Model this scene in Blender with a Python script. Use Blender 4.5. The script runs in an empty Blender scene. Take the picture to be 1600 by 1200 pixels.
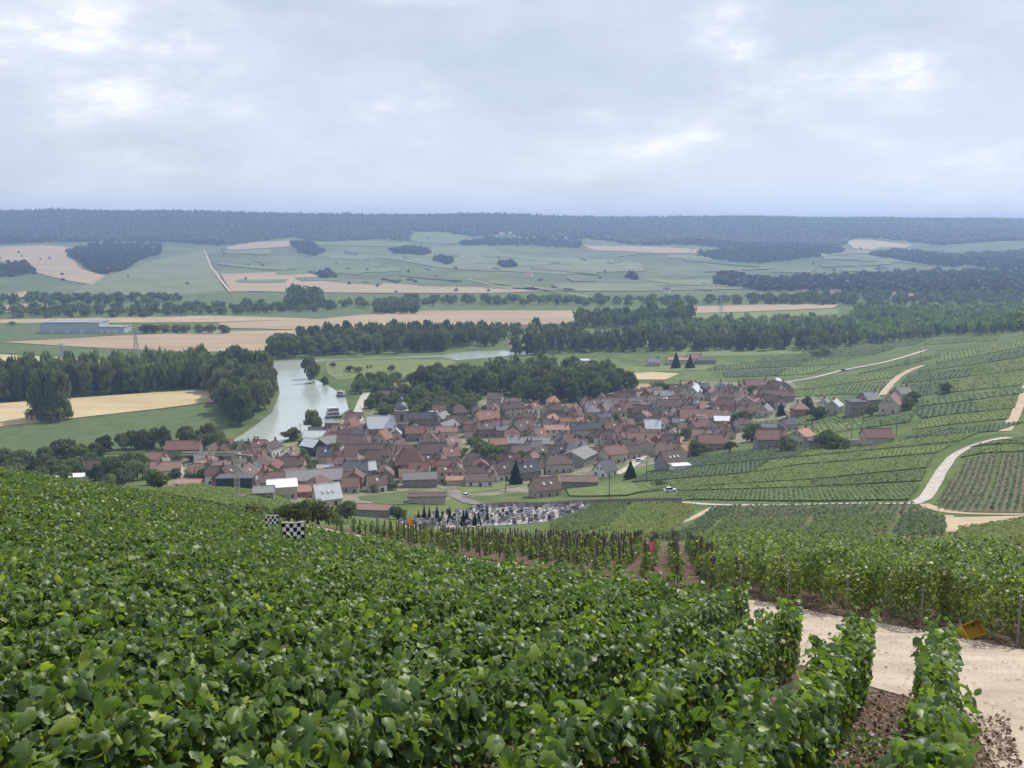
import bpy, math, random
import numpy as np
from mathutils import Vector, Matrix
from mathutils.geometry import delaunay_2d_cdt

scene = bpy.context.scene
COL = scene.collection

# ---------------------------------------------------------------- camera, sky, sun, exposure
cam_data = bpy.data.cameras.new("camera")
cam = bpy.data.objects.new("camera", cam_data); COL.objects.link(cam)
cam_data.sensor_width = 36.0
cam_data.lens = 36.0 * 1556.0 / 1600.0
cam_data.clip_start, cam_data.clip_end = 0.1, 30000.0
cam.location = (0, 0, 0)
cam.rotation_euler = (math.radians(90 - 8.8), 0, 0)
scene.camera = cam

SUN_AZ, SUN_EL = 42.0, 52.0          # degrees right of straight ahead, above the horizon
SUN_DIR = Vector((math.sin(math.radians(SUN_AZ)) * math.cos(math.radians(SUN_EL)),
                  math.cos(math.radians(SUN_AZ)) * math.cos(math.radians(SUN_EL)), math.sin(math.radians(SUN_EL))))
world = bpy.data.worlds.new("World"); scene.world = world; world.use_nodes = True
wt = world.node_tree; wt.nodes.clear()
def wn(t, **kw):
    n = wt.nodes.new(t)
    for k, v in kw.items(): setattr(n, k, v)
    return n
w_out = wn("ShaderNodeOutputWorld"); w_mix = wn("ShaderNodeMixShader")
w_sky = wn("ShaderNodeTexSky", sky_type='NISHITA', sun_disc=False)
w_sky.sun_elevation = math.radians(SUN_EL); w_sky.sun_rotation = math.radians(SUN_AZ)
w_sky.air_density, w_sky.dust_density, w_sky.ozone_density = 1.0, 1.2, 1.0
w_b1 = wn("ShaderNodeBackground"); w_b1.inputs[1].default_value = 0.09
w_b2 = wn("ShaderNodeBackground"); w_b2.inputs[1].default_value = 1.09
wt.links.new(w_sky.outputs[0], w_b1.inputs[0])
w_tc = wn("ShaderNodeTexCoord")
w_map = wn("ShaderNodeMapping"); w_map.inputs['Scale'].default_value = (1.0, 1.0, 2.7); w_map.inputs['Location'].default_value = (2.3, .4, 1.3)
wt.links.new(w_tc.outputs['Generated'], w_map.inputs[0])
def wnoise(scale, detail, rough, dist=0.0):
    n = wn("ShaderNodeTexNoise"); n.inputs['Scale'].default_value = scale; n.inputs['Detail'].default_value = detail
    n.inputs['Roughness'].default_value = rough; n.inputs['Distortion'].default_value = dist
    wt.links.new(w_map.outputs[0], n.inputs[0]); return n
n1 = wnoise(3.1, 7, .56, .25); n2 = wnoise(5.0, 10, .57, .2)
r1 = wn("ShaderNodeValToRGB"); r1.color_ramp.elements[0].position = .30; r1.color_ramp.elements[1].position = .56
r1.color_ramp.elements[0].color = (.55, .55, .55, 1)
r2 = wn("ShaderNodeValToRGB"); e = r2.color_ramp.elements
e[0].position, e[0].color = .36, (.62, .68, .81, 1)
e[1].position, e[1].color = .67, (1.14, 1.13, 1.12, 1)
m_ = e.new(.50); m_.color = (.68, .74, .85, 1)
m_ = e.new(.58); m_.color = (.80, .84, .92, 1)
wt.links.new(n1.outputs[0], r1.inputs[0]); wt.links.new(n2.outputs[0], r2.inputs[0])
w_sep = wn("ShaderNodeSeparateXYZ"); wt.links.new(w_tc.outputs['Generated'], w_sep.inputs[0])
w_el = wn("ShaderNodeMapRange", interpolation_type='SMOOTHSTEP'); w_el.inputs[1].default_value = 0.0; w_el.inputs[2].default_value = .16; w_el.inputs[3].default_value = .8; w_el.inputs[4].default_value = 0.0
wt.links.new(w_sep.outputs[2], w_el.inputs[0])
w_far = wn("ShaderNodeMix", data_type='RGBA'); w_far.inputs[7].default_value = (.85, .88, .93, 1)   # distant cloud merges into pale haze
wt.links.new(w_el.outputs[0], w_far.inputs[0]); wt.links.new(r2.outputs[0], w_far.inputs[6]); wt.links.new(w_far.outputs[2], w_b2.inputs[0])
wt.links.new(r1.outputs[0], w_mix.inputs[0]); wt.links.new(w_b1.outputs[0], w_mix.inputs[1]); wt.links.new(w_b2.outputs[0], w_mix.inputs[2])
wt.links.new(w_mix.outputs[0], w_out.inputs[0])

sun_data = bpy.data.lights.new("sun", 'SUN'); sun_data.energy = 5.0; sun_data.angle = math.radians(0.6); sun_data.color = (1.0, .95, .87)
sun = bpy.data.objects.new("sun", sun_data); COL.objects.link(sun)
sun.rotation_euler = SUN_DIR.to_track_quat('Z', 'Y').to_euler()
sun.location = (0, 0, 60)

vs = scene.view_settings
vs.view_transform = 'Standard'; vs.look = 'None'; vs.exposure = 0.0; vs.gamma = 1.0; vs.use_curve_mapping = False
scene.render.engine = 'CYCLES'
scene.cycles.use_denoising = True
scene.cycles.max_bounces = 6; scene.cycles.diffuse_bounces = 3; scene.cycles.glossy_bounces = 2
scene.cycles.transmission_bounces = 3; scene.cycles.volume_bounces = 0; scene.cycles.transparent_max_bounces = 4
# ---------------------------------------------------------------- terrain
F = 1556.0
PITCH = math.radians(8.8)
CP, SP = math.cos(PITCH), math.sin(PITCH)
FLOOR = -110.0

def ray(px, py):
    u, v = (px - 800.0) / F, -(py - 600.0) / F
    return u, CP + v * SP, -SP + v * CP

def project(x, y, z):
    c = y * CP - z * SP
    v = (y * SP + z * CP) / c
    return 800 + F * x / c, 600 - F * v, c

def g_near(x, y):
    xn = np.maximum(0.0, -x)
    return -2.49 - .0073 * x - .293 * y + .006 * np.minimum(xn, 14) ** 2 + .168 * np.maximum(0, xn - 14) - .0007 * np.maximum(0, xn - 22) ** 2

_CTRL = [  # pixel column, pixel row, distance ahead in metres
 (0, 758, 100), (0, 757, 300), (0, 744, 438), (150, 776, 110), (150, 768, 300), (150, 748, 432), (-350, 745, 100), (-350, 745, 300), (-350, 742, 445),
 (300, 800, 110), (300, 772, 235), (300, 759, 300), (300, 746, 434),
 (440, 815, 120), (440, 797, 280), (440, 771, 368), (440, 742, 440),
 (600, 828, 110), (600, 808, 300), (600, 770, 384), (600, 742, 441),
 (800, 845, 110), (800, 828, 220), (800, 811, 310), (800, 790, 345), (850, 770, 385), (800, 722, 474),
 (1000, 846, 118), (1000, 815, 215), (1000, 790, 290), (1000, 762, 350), (1020, 725, 440), (1000, 700, 492),
 (1100, 840, 160), (1130, 812, 225), (1200, 740, 335), (1150, 700, 455), (1200, 660, 540), (1100, 640, 604), (1200, 606, 680), (1050, 600, 707),
 (1300, 846, 125), (1300, 812, 190), (1300, 780, 250), (1300, 735, 320), (1370, 692, 410), (1400, 645, 480), (1300, 625, 570), (1300, 586, 705), (1200, 570, 810),
 (1440, 786, 228), (1450, 830, 150), (1560, 684, 320), (1600, 750, 255), (1600, 832, 140), (1600, 650, 395), (1500, 610, 520), (1600, 600, 485), (1500, 570, 660),
 (1600, 560, 605), (1450, 548, 800), (1600, 526, 720), (1550, 535, 760), (1500, 524, 980), (1600, 512, 1075), (1350, 530, 1000),
 (1900, 800, 160), (1900, 680, 300), (1900, 580, 480), (1900, 520, 640), (1900, 500, 800), (1900, 505, 1150),
 (400, 700, 497), (100, 700, 497), (700, 640, 608), (0, 600, 715), (600, 560, 855), (1000, 540, 951), (-350, 600, 712), (300, 510, 1145), (900, 510, 1145),
]
def _feat(u, y):
    return np.stack([np.asarray(u) * 3.0, np.log(np.asarray(y))], -1)
def _tps(r):
    return np.where(r > 1e-9, r * r * np.log(np.maximum(r, 1e-9)), 0.0)
def _fit():
    us, ys, zs = [], [], []
    for px, py, d in _CTRL:
        x, y, z = ray(px, py)
        us.append(x / y); ys.append(d); zs.append(z / y)
    for d in (30, 45, 60):
        for u in (-.75, -.5, -.3, -.15, 0, .15, .3, .5, .75):
            us.append(u); ys.append(d); zs.append(float(g_near(np.array(u * d), d)) / d)
    P = _feat(us, ys); n = len(P)
    K = _tps(np.linalg.norm(P[:, None] - P[None], axis=-1)) + np.eye(n) * .004
    A = np.zeros((n + 3, n + 3)); A[:n, :n] = K; A[:n, n] = 1; A[:n, n + 1:] = P
    A[n:, :n] = A[:n, n:].T
    w = np.linalg.solve(A, np.concatenate([zs, np.zeros(3)]))
    return P, w
_P, _W = _fit()

def _mid(x, y):
    yc = np.clip(y, 25, 1300)
    u = np.clip(x / yc, -.8, .8)
    Q = _feat(u, yc)
    out = np.empty(Q.shape[0])
    n = len(_P)
    for i in range(0, len(Q), 20000):
        q = Q[i:i + 20000]
        out[i:i + 20000] = _tps(np.linalg.norm(q[:, None] - _P[None], axis=-1)) @ _W[:n] + _W[n] + q @ _W[n + 1:]
    return out * yc

def sstep(a, b, t):
    t = np.clip((t - a) / (b - a), 0, 1)
    return t * t * (3 - 2 * t)

_HY = np.array([0, 1750, 2050, 2500, 3000, 3400, 3700, 4200, 4700, 5400, 9500.])
_HZ = np.array([-110, -110, -104, -95, -77, -57, -42, 20, 62, 72, 72.])
def g_hill(x, y):
    u = x / np.maximum(y, 1)
    yy = y - 120 * np.sin(x / 610.0 + .6) * sstep(1700, 2600, y) - 60 * np.sin(x / 270.0 + y / 900.0) * sstep(1800, 2600, y)
    yy = yy + np.where(u < 0, 260 * np.clip(-u, 0, .6), -500 * np.clip(u, 0, .6)) * sstep(3400, 4600, y)
    h = np.interp(yy, _HY, _HZ)
    h = h + np.clip(-u, -.6, .6) * 44 * sstep(3800, 4700, y)
    h = h + sstep(1800, 2600, y) * (1 - .6 * sstep(3700, 4400, y)) * (5 * np.sin(x / 190. + y / 330.) + 3.5 * np.sin(x / 95. - y / 210.))
    return np.maximum(h, FLOOR)

def T(x, y):
    x = np.atleast_1d(np.asarray(x, float)).ravel(); y = np.atleast_1d(np.asarray(y, float)).ravel()
    near = g_near(x, y)
    mid = _mid(x, y)
    k = 1.6
    u = x / np.maximum(y, 1)
    flat = sstep(470, 560, y) * (1 - sstep(.02, .24, u)) + sstep(800, 900, y) * (1 - sstep(.3, .42, u))
    mid = mid + (FLOOR - 5 - mid) * np.clip(flat, 0, 1)
    mid = FLOOR + k * np.logaddexp(0, (mid - FLOOR) / k) - .02
    mid = mid + (FLOOR - mid) * sstep(1150, 1300, y)
    w = sstep(34, 62, y)
    z = near * (1 - w) + mid * w
    return np.where(y > 1700, g_hill(x, y), z)

_TS = np.concatenate([np.geomspace(2.5, 60, 260), np.geomspace(60.5, 1500, 520), np.geomspace(1503, 8000, 600)])
def hit(px, py, lift=0.0):
    """Point where the sight line through a pixel meets the ground (lift: the crop on it)."""
    dx, dy, dz = ray(px, py)
    t = _TS / dy
    g = T(dx * t, dy * t) + lift
    d = dz * t - g
    idx = np.nonzero(d < 0)[0]
    if len(idx) == 0:
        i = int(np.argmin(d)); return (dx * t[i], dy * t[i], g[i])
    i = int(idx[0])
    if i == 0:
        return (dx * t[0], dy * t[0], g[0])
    f = d[i - 1] / (d[i - 1] - d[i])
    tt = t[i - 1] + f * (t[i] - t[i - 1])
    x, y = dx * tt, dy * tt
    return (x, y, float(T(x, y)[0]))
# ---------------------------------------------------------------- helpers
R = math.radians
rng = np.random.default_rng(7)
random.seed(11)

def mat(name, c1, c2=None, scale=1.0, rough=.85, spec=.25, bump=0.0, bscale=None, world=True, trans=None, tfac=.4, detail=5, var=0.0, attr=False, lo=.35, hi=.65, metal=0.0, stretch=None):
    """Principled material, colour mottled between c1 and c2 by noise; trans adds translucency."""
    m = bpy.data.materials.new(name); m.use_nodes = True
    nt = m.node_tree; nt.nodes.clear(); N = nt.nodes.new; Lk = nt.links.new
    out = N("ShaderNodeOutputMaterial"); bs = N("ShaderNodeBsdfPrincipled")
    bs.inputs['Roughness'].default_value = rough; bs.inputs['Specular IOR Level'].default_value = spec; bs.inputs['Metallic'].default_value = metal
    src = None
    if world:
        src = N("ShaderNodeNewGeometry").outputs['Position']
    else:
        src = N("ShaderNodeTexCoord").outputs['Object']
    if stretch:
        mp = N("ShaderNodeMapping"); mp.inputs['Scale'].default_value = stretch[0]; mp.inputs['Rotation'].default_value = (0, 0, stretch[1]); Lk(src, mp.inputs[0]); src = mp.outputs[0]
    col = None
    if c2 is not None:
        nz = N("ShaderNodeTexNoise"); nz.inputs['Scale'].default_value = scale; nz.inputs['Detail'].default_value = detail; nz.inputs['Roughness'].default_value = .62
        Lk(src, nz.inputs[0])
        rp = N("ShaderNodeValToRGB"); rp.color_ramp.elements[0].position = lo; rp.color_ramp.elements[1].position = hi
        rp.color_ramp.elements[0].color = (*c1, 1); rp.color_ramp.elements[1].color = (*c2, 1)
        fac = nz.outputs[0]
        if attr:
            at = N("ShaderNodeAttribute"); at.attribute_name = "rnd"
            oi = N("ShaderNodeObjectInfo")
            ad = N("ShaderNodeMath"); ad.operation = 'ADD'; Lk(at.outputs['Fac'], ad.inputs[0]); Lk(oi.outputs['Random'], ad.inputs[1])
            fr = N("ShaderNodeMath"); fr.operation = 'FRACT'; Lk(ad.outputs[0], fr.inputs[0]); fac = fr.outputs[0]
        Lk(fac, rp.inputs[0]); col = rp.outputs[0]
    if var:
        oi = N("ShaderNodeObjectInfo"); hs = N("ShaderNodeHueSaturation")
        mr = N("ShaderNodeMapRange"); mr.inputs[3].default_value = 1 - var; mr.inputs[4].default_value = 1 + var
        Lk(oi.outputs['Random'], mr.inputs[0]); Lk(mr.outputs[0], hs.inputs['Value'])
        if col is None: hs.inputs['Color'].default_value = (*c1, 1)
        else: Lk(col, hs.inputs['Color'])
        col = hs.outputs[0]
    if col is None: bs.inputs['Base Color'].default_value = (*c1, 1)
    else: Lk(col, bs.inputs['Base Color'])
    if bump:
        bn = N("ShaderNodeTexNoise"); bn.inputs['Scale'].default_value = bscale or scale * 3; bn.inputs['Detail'].default_value = 6; Lk(src, bn.inputs[0])
        bp = N("ShaderNodeBump"); bp.inputs['Strength'].default_value = 1.0; bp.inputs['Distance'].default_value = bump
        Lk(bn.outputs[0], bp.inputs['Height']); Lk(bp.outputs[0], bs.inputs['Normal'])
    if trans is not None:
        tr = N("ShaderNodeBsdfTranslucent"); mx = N("ShaderNodeMixShader"); mx.inputs[0].default_value = tfac
        if col is not None:
            mc = N("ShaderNodeMix"); mc.data_type = 'RGBA'; mc.blend_type = 'MULTIPLY'; mc.inputs[0].default_value = 1
            sc_ = N("ShaderNodeVectorMath"); sc_.operation = 'MULTIPLY'; sc_.inputs[1].default_value = trans; Lk(col, sc_.inputs[0]); Lk(sc_.outputs[0], tr.inputs[0])
            nt.nodes.remove(mc)
        else: tr.inputs[0].default_value = (*trans, 1)
        Lk(bs.outputs[0], mx.inputs[1]); Lk(tr.outputs[0], mx.inputs[2]); Lk(mx.outputs[0], out.inputs[0])
    else: Lk(bs.outputs[0], out.inputs[0])
    return m

def np_mesh(name, V, Fc, mats=(), midx=None, rnd=None, smooth=False):
    """Mesh from arrays; Fc is (m,k) or a list of such arrays."""
    me = bpy.data.meshes.new(name)
    V = np.asarray(V, np.float32).reshape(-1, 3)
    Fs = Fc if isinstance(Fc, list) else [Fc]
    Fs = [np.asarray(f, np.int32) for f in Fs if len(f)]
    me.vertices.add(len(V)); me.vertices.foreach_set('co', V.ravel())
    loops = np.concatenate([f.ravel() for f in Fs]) if Fs else np.zeros(0, np.int32)
    tot = np.concatenate([np.full(len(f), f.shape[1], np.int32) for f in Fs]) if Fs else np.zeros(0, np.int32)
    st = np.concatenate([[0], np.cumsum(tot)[:-1]]).astype(np.int32) if len(tot) else tot
    me.loops.add(len(loops)); me.loops.foreach_set('vertex_index', loops)
    me.polygons.add(len(tot)); me.polygons.foreach_set('loop_start', st)
    try: me.polygons.foreach_set('loop_total', tot)
    except Exception: pass
    for m in mats: me.materials.append(m)
    if midx is not None: me.polygons.foreach_set('material_index', np.asarray(midx, np.int32))
    if smooth: me.polygons.foreach_set('use_smooth', np.ones(len(tot), bool))
    if rnd is not None:
        a = me.attributes.new('rnd', 'FLOAT', 'POINT'); a.data.foreach_set('value', np.asarray(rnd, np.float32))
    me.update(calc_edges=True)
    return me

class MB:
    """Collects simple shapes into one mesh."""
    def __init__(s): s.v, s.f, s.m = [], [], []
    def poly(s, pts, mi=0):
        n = len(s.v); s.v += [tuple(p) for p in pts]; s.f.append(list(range(n, n + len(pts)))); s.m.append(mi); return s
    def hexa(s, p, mi=0):            # 8 points: bottom ring then top ring
        n = len(s.v); s.v += [tuple(q) for q in p]
        for q in ((3, 2, 1, 0), (4, 5, 6, 7), (0, 1, 5, 4), (1, 2, 6, 5), (2, 3, 7, 6), (3, 0, 4, 7)):
            s.f.append([n + i for i in q]); s.m.append(mi)
        return s
    def box(s, x0, x1, y0, y1, z0, z1, mi=0):
        return s.hexa([(x0, y0, z0), (x1, y0, z0), (x1, y1, z0), (x0, y1, z0), (x0, y0, z1), (x1, y0, z1), (x1, y1, z1), (x0, y1, z1)], mi)
    def tube(s, pts, rad, n=6, mi=0, cap=True):
        pts = [Vector(p) for p in pts]
        if not hasattr(rad, '__len__'): rad = [rad] * len(pts)
        base = len(s.v)
        for i, p in enumerate(pts):
            d = (pts[min(i + 1, len(pts) - 1)] - pts[max(i - 1, 0)]).normalized()
            a = d.cross(Vector((0, 0, 1)) if abs(d.z) < .9 else Vector((1, 0, 0))).normalized(); b = d.cross(a)
            for k in range(n):
                t = 2 * math.pi * k / n
                s.v.append(tuple(p + (a * math.cos(t) + b * math.sin(t)) * rad[i]))
        for i in range(len(pts) - 1):
            for k in range(n):
                k2 = (k + 1) % n
                s.f.append([base + i * n + k, base + (i + 1) * n + k, base + (i + 1) * n + k2, base + i * n + k2]); s.m.append(mi)
        if cap:
            s.f.append([base + k for k in range(n)]); s.m.append(mi)
            e = base + (len(pts) - 1) * n
            s.f.append([e + n - 1 - k for k in range(n)]); s.m.append(mi)
        return s
    def lathe(s, prof, n=16, mi=0, cx=0, cy=0):
        base = len(s.v)
        for r, z in prof:
            for k in range(n):
                t = 2 * math.pi * k / n; s.v.append((cx + r * math.cos(t), cy + r * math.sin(t), z))
        for i in range(len(prof) - 1):
            for k in range(n):
                k2 = (k + 1) % n
                s.f.append([base + i * n + k, base + i * n + k2, base + (i + 1) * n + k2, base + (i + 1) * n + k]); s.m.append(mi)
        s.f.append([base + n - 1 - k for k in range(n)]); s.m.append(mi)
        e = base + (len(prof) - 1) * n; s.f.append([e + k for k in range(n)]); s.m.append(mi)
        return s
    def mesh(s, name, mats):
        me = bpy.data.meshes.new(name); me.from_pydata(s.v, [], s.f)
        for m in (mats if isinstance(mats, (list, tuple)) else [mats]): me.materials.append(m)
        me.polygons.foreach_set('material_index', s.m); me.update()
        return me

def ob(name, me, parent=None, loc=(0, 0, 0), rz=0.0, sc=1.0):
    o = bpy.data.objects.new(name, me); COL.objects.link(o)
    o.location = loc
    if rz: o.rotation_euler = (0, 0, rz)
    if sc != 1.0: o.scale = sc if hasattr(sc, '__len__') else (sc, sc, sc)
    if parent is not None: o.parent = parent
    return o
def tag(o, label=None, cat=None, group=None, kind=None):
    if label: o['label'] = label
    if cat: o['category'] = cat
    if group: o['group'] = group
    if kind: o['kind'] = kind
    return o
def thing(name, label, cat, loc=(0, 0, 0), rz=0.0, group=None, sc=1.0):
    return tag(ob(name, None, None, loc, rz, sc), label, cat, group)
def tz(x, y): return float(T(x, y)[0])

def inside(poly, X, Y):
    res = np.zeros(X.shape, bool); n = len(poly); j = n - 1
    for i in range(n):
        xi, yi = poly[i]; xj, yj = poly[j]
        c = ((yi > Y) != (yj > Y)) & (X < (xj - xi) * (Y - yi) / ((yj - yi) if yj != yi else 1e-9) + xi)
        res ^= c; j = i
    return res
def wpoly(pix, lift=0.0):
    return [hit(a, b, lift)[:2] for a, b in pix]
def resample(pts, step, closed=False):
    out = []; n = len(pts)
    for i in range(n if closed else n - 1):
        a, b = np.array(pts[i][:2], float), np.array(pts[(i + 1) % n][:2], float)
        k = max(1, int(np.ceil(np.linalg.norm(b - a) / step)))
        for t in range(k): out.append(tuple(a + (b - a) * t / k))
    if not closed: out.append(tuple(pts[-1][:2]))
    return out
def drape(name, poly, m, step, h, rough=0.0, skirt=1.0):
    """A sheet of crop or ground lying on the terrain, h thick, with its own edge."""
    bd = resample(poly, step, True)
    P = np.array(bd); x0, y0 = P.min(0); x1, y1 = P.max(0)
    gx, gy = np.meshgrid(np.arange(x0, x1, step), np.arange(y0, y1, step))
    gx = gx.ravel() + rng.uniform(-.3, .3, gx.size) * step; gy = gy.ravel() + rng.uniform(-.3, .3, gy.size) * step
    ok = inside(bd, gx, gy); gx, gy = gx[ok], gy[ok]
    vs2 = [Vector(p) for p in bd] + [Vector((a, b)) for a, b in zip(gx, gy)]
    nb = len(bd)
    v2, _e, f2, *_ = delaunay_2d_cdt(vs2, [], [list(range(nb))], 1, 1e-4)
    V = np.array([(p[0], p[1]) for p in v2]); z = T(V[:, 0], V[:, 1]) + h
    if rough: z = z + rng.uniform(-rough, rough, len(z))
    V3 = np.column_stack([V, z])
    tris = [f for f in f2 if len(f) == 3]
    F3 = np.array(tris)
    a = V3[F3[:, 1]] - V3[F3[:, 0]]; b = V3[F3[:, 2]] - V3[F3[:, 0]]
    fl = (a[:, 0] * b[:, 1] - a[:, 1] * b[:, 0]) < 0
    F3[fl] = F3[fl][:, ::-1]
    B = np.column_stack([P, T(P[:, 0], P[:, 1]) + h]); Bd = B.copy(); Bd[:, 2] -= h + skirt
    n0 = len(V3); k = np.arange(nb); k2 = (k + 1) % nb
    Q = np.column_stack([n0 + k, n0 + nb + k, n0 + nb + k2, n0 + k2])
    return ob(name, np_mesh(name, np.concatenate([V3, B, Bd]), [F3, Q], [m]))
def ribbon(name, pts, width, m, step, h):
    P = np.array(resample(pts, step)); n = len(P)
    for _ in range(2): P[1:-1] = (P[:-2] + 2 * P[1:-1] + P[2:]) / 4
    d = np.gradient(P, axis=0); d /= np.linalg.norm(d, axis=1)[:, None]; nrm = np.column_stack([-d[:, 1], d[:, 0]])
    w = np.asarray(width) if hasattr(width, '__len__') else np.full(n, width)
    if len(w) != n: w = np.interp(np.linspace(0, 1, n), np.linspace(0, 1, len(w)), w)
    w = w * (1 + rng.uniform(-.06, .06, n))
    cols = []
    for t in (-.5, -.25, 0, .25, .5):
        q = P + nrm * (w * t)[:, None]; cols.append(np.column_stack([q, T(q[:, 0], q[:, 1]) + h]))
    V = np.stack(cols, 1).reshape(-1, 3); i = np.arange(n - 1)[:, None] * 5 + np.arange(4)[None]
    i = i.ravel(); Q = np.column_stack([i, i + 5, i + 6, i + 1])
    return ob(name, np_mesh(name, V, Q, [m]))
# ---------------------------------------------------------------- ground, fields, river, roads
m_vine_far = mat("vine_green", (.042, .075, .020), (.105, .145, .042), .35, bump=.3, bscale=1.2, detail=9)
m_vine_far2 = mat("vine_green_yellow", (.066, .098, .024), (.145, .185, .05), .3, bump=.3, bscale=1.2, detail=9)
m_vine_far3 = mat("vine_green_blue", (.032, .060, .022), (.078, .115, .04), .35, bump=.3, bscale=1.2, detail=9)
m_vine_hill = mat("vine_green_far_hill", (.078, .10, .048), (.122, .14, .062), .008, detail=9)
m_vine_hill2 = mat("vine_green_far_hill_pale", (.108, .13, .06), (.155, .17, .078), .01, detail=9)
m_grass = mat("meadow_grass", (.056, .088, .027), (.092, .122, .040), .12, detail=10)
m_grass_l = mat("meadow_grass_light", (.095, .13, .036), (.145, .17, .055), .1, detail=10)
m_wheat = mat("wheat_gold", (.36, .285, .155), (.46, .375, .215), .05, stretch=((.3, 1.6, 1), .15))
m_stubble = mat("stubble_tan", (.26, .19, .12), (.35, .26, .165), .02, stretch=((.3, 1.5, 1), .1), detail=11)
m_tan = mat("tan_field", (.27, .21, .12), (.37, .29, .165), .03, detail=11)
m_soil = mat("vineyard_soil", (.050, .030, .023), (.13, .078, .054), 2.2, detail=9, bump=.09, bscale=6, rough=.95)
m_gravel = mat("pale_gravel", (.29, .24, .185), (.45, .38, .30), .9, detail=10, bump=.03, bscale=14, rough=.95, lo=.3, hi=.7)
m_road = mat("pale_road", (.31, .28, .235), (.48, .44, .385), .45, detail=9)
m_dirt = mat("tan_dirt", (.33, .25, .17), (.43, .34, .24), .25)
m_asph = mat("worn_asphalt", (.13, .115, .105), (.20, .175, .16), .2)
m_yard = mat("yard_ground", (.10, .11, .05), (.22, .19, .14), .12, lo=.42, hi=.6)

def ground_material():
    m = bpy.data.materials.new("ground"); m.use_nodes = True; nt = m.node_tree; nt.nodes.clear(); N = nt.nodes.new; Lk = nt.links.new
    out = N("ShaderNodeOutputMaterial"); bs = N("ShaderNodeBsdfPrincipled"); bs.inputs['Roughness'].default_value = .95; bs.inputs['Specular IOR Level'].default_value = .1
    ge = N("ShaderNodeNewGeometry"); sx = N("ShaderNodeSeparateXYZ"); Lk(ge.outputs['Position'], sx.inputs[0])
    def noise_ramp(sc, a, b, detail=6):
        n = N("ShaderNodeTexNoise"); n.inputs['Scale'].default_value = sc; n.inputs['Detail'].default_value = detail; Lk(ge.outputs['Position'], n.inputs[0])
        r = N("ShaderNodeValToRGB"); r.color_ramp.elements[0].position = .36; r.color_ramp.elements[1].position = .64
        r.color_ramp.elements[0].color = (*a, 1); r.color_ramp.elements[1].color = (*b, 1); Lk(n.outputs[0], r.inputs[0]); return r.outputs[0]
    soil = noise_ramp(3.0, (.065, .046, .035), (.14, .10, .075)); grass = noise_ramp(.06, (.065, .10, .03), (.115, .145, .05), 10); hill = noise_ramp(.006, (.078, .10, .048), (.13, .148, .07), 10)
    def mixat(a, b, y0, y1):
        mr = N("ShaderNodeMapRange"); mr.inputs[1].default_value = y0; mr.inputs[2].default_value = y1; Lk(sx.outputs['Y'], mr.inputs[0])
        mx = N("ShaderNodeMix"); mx.data_type = 'RGBA'; Lk(mr.outputs[0], mx.inputs[0]); Lk(a, mx.inputs[6]); Lk(b, mx.inputs[7]); return mx.outputs[2]
    Lk(mixat(mixat(soil, grass, 95, 115), hill, 1700, 1800), bs.inputs['Base Color'])
    n = N("ShaderNodeTexNoise"); n.inputs['Scale'].default_value = 7; n.inputs['Detail'].default_value = 6; Lk(ge.outputs['Position'], n.inputs[0])
    bp = N("ShaderNodeBump"); bp.inputs['Distance'].default_value = .06; Lk(n.outputs[0], bp.inputs['Height']); Lk(bp.outputs[0], bs.inputs['Normal'])
    Lk(bs.outputs[0], out.inputs[0]); return m
NU, NY = 250, 450
_u = np.linspace(-.95, .95, NU); _y = np.geomspace(3, 9500, NY) - 15
_U, _Yg = np.meshgrid(_u, _y); _Xg = _U * (_Yg + 15)
_Z = T(_Xg.ravel(), _Yg.ravel())
_i = (np.arange(NY - 1)[:, None] * NU + np.arange(NU - 1)[None]).ravel()
tag(ob("ground", np_mesh("ground", np.column_stack([_Xg.ravel(), _Yg.ravel(), _Z]), np.column_stack([_i, _i + 1, _i + NU + 1, _i + NU]), [ground_material()], smooth=True)),
    "rolling hillside and wide flat valley floor below the vineyards", "ground", kind='structure')

# the river
m_water = mat("river_water", (.33, .37, .33), (.37, .41, .37), .03, rough=.16, spec=.6, bump=.05, bscale=.6)
RIV_L = [(345, 716), (362, 690), (395, 668), (425, 645), (437, 615), (432, 585), (412, 567), (455, 563), (520, 561.5), (600, 559), (690, 555), (722, 551), (740, 549), (790, 548)]
RIV_R = [(840, 553), (760, 559), (715, 563), (690, 558), (640, 559), (560, 561), (500, 564), (478, 572), (490, 592), (520, 607), (540, 622), (545, 640), (520, 656), (500, 672), (450, 686), (410, 706), (380, 722)]
river = drape("river", [hit(a, b)[:2] for a, b in RIV_L + RIV_R], m_water, 9, .12, skirt=.3)
tag(river, "pale green river bending past the village", "river", kind='structure')

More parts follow.
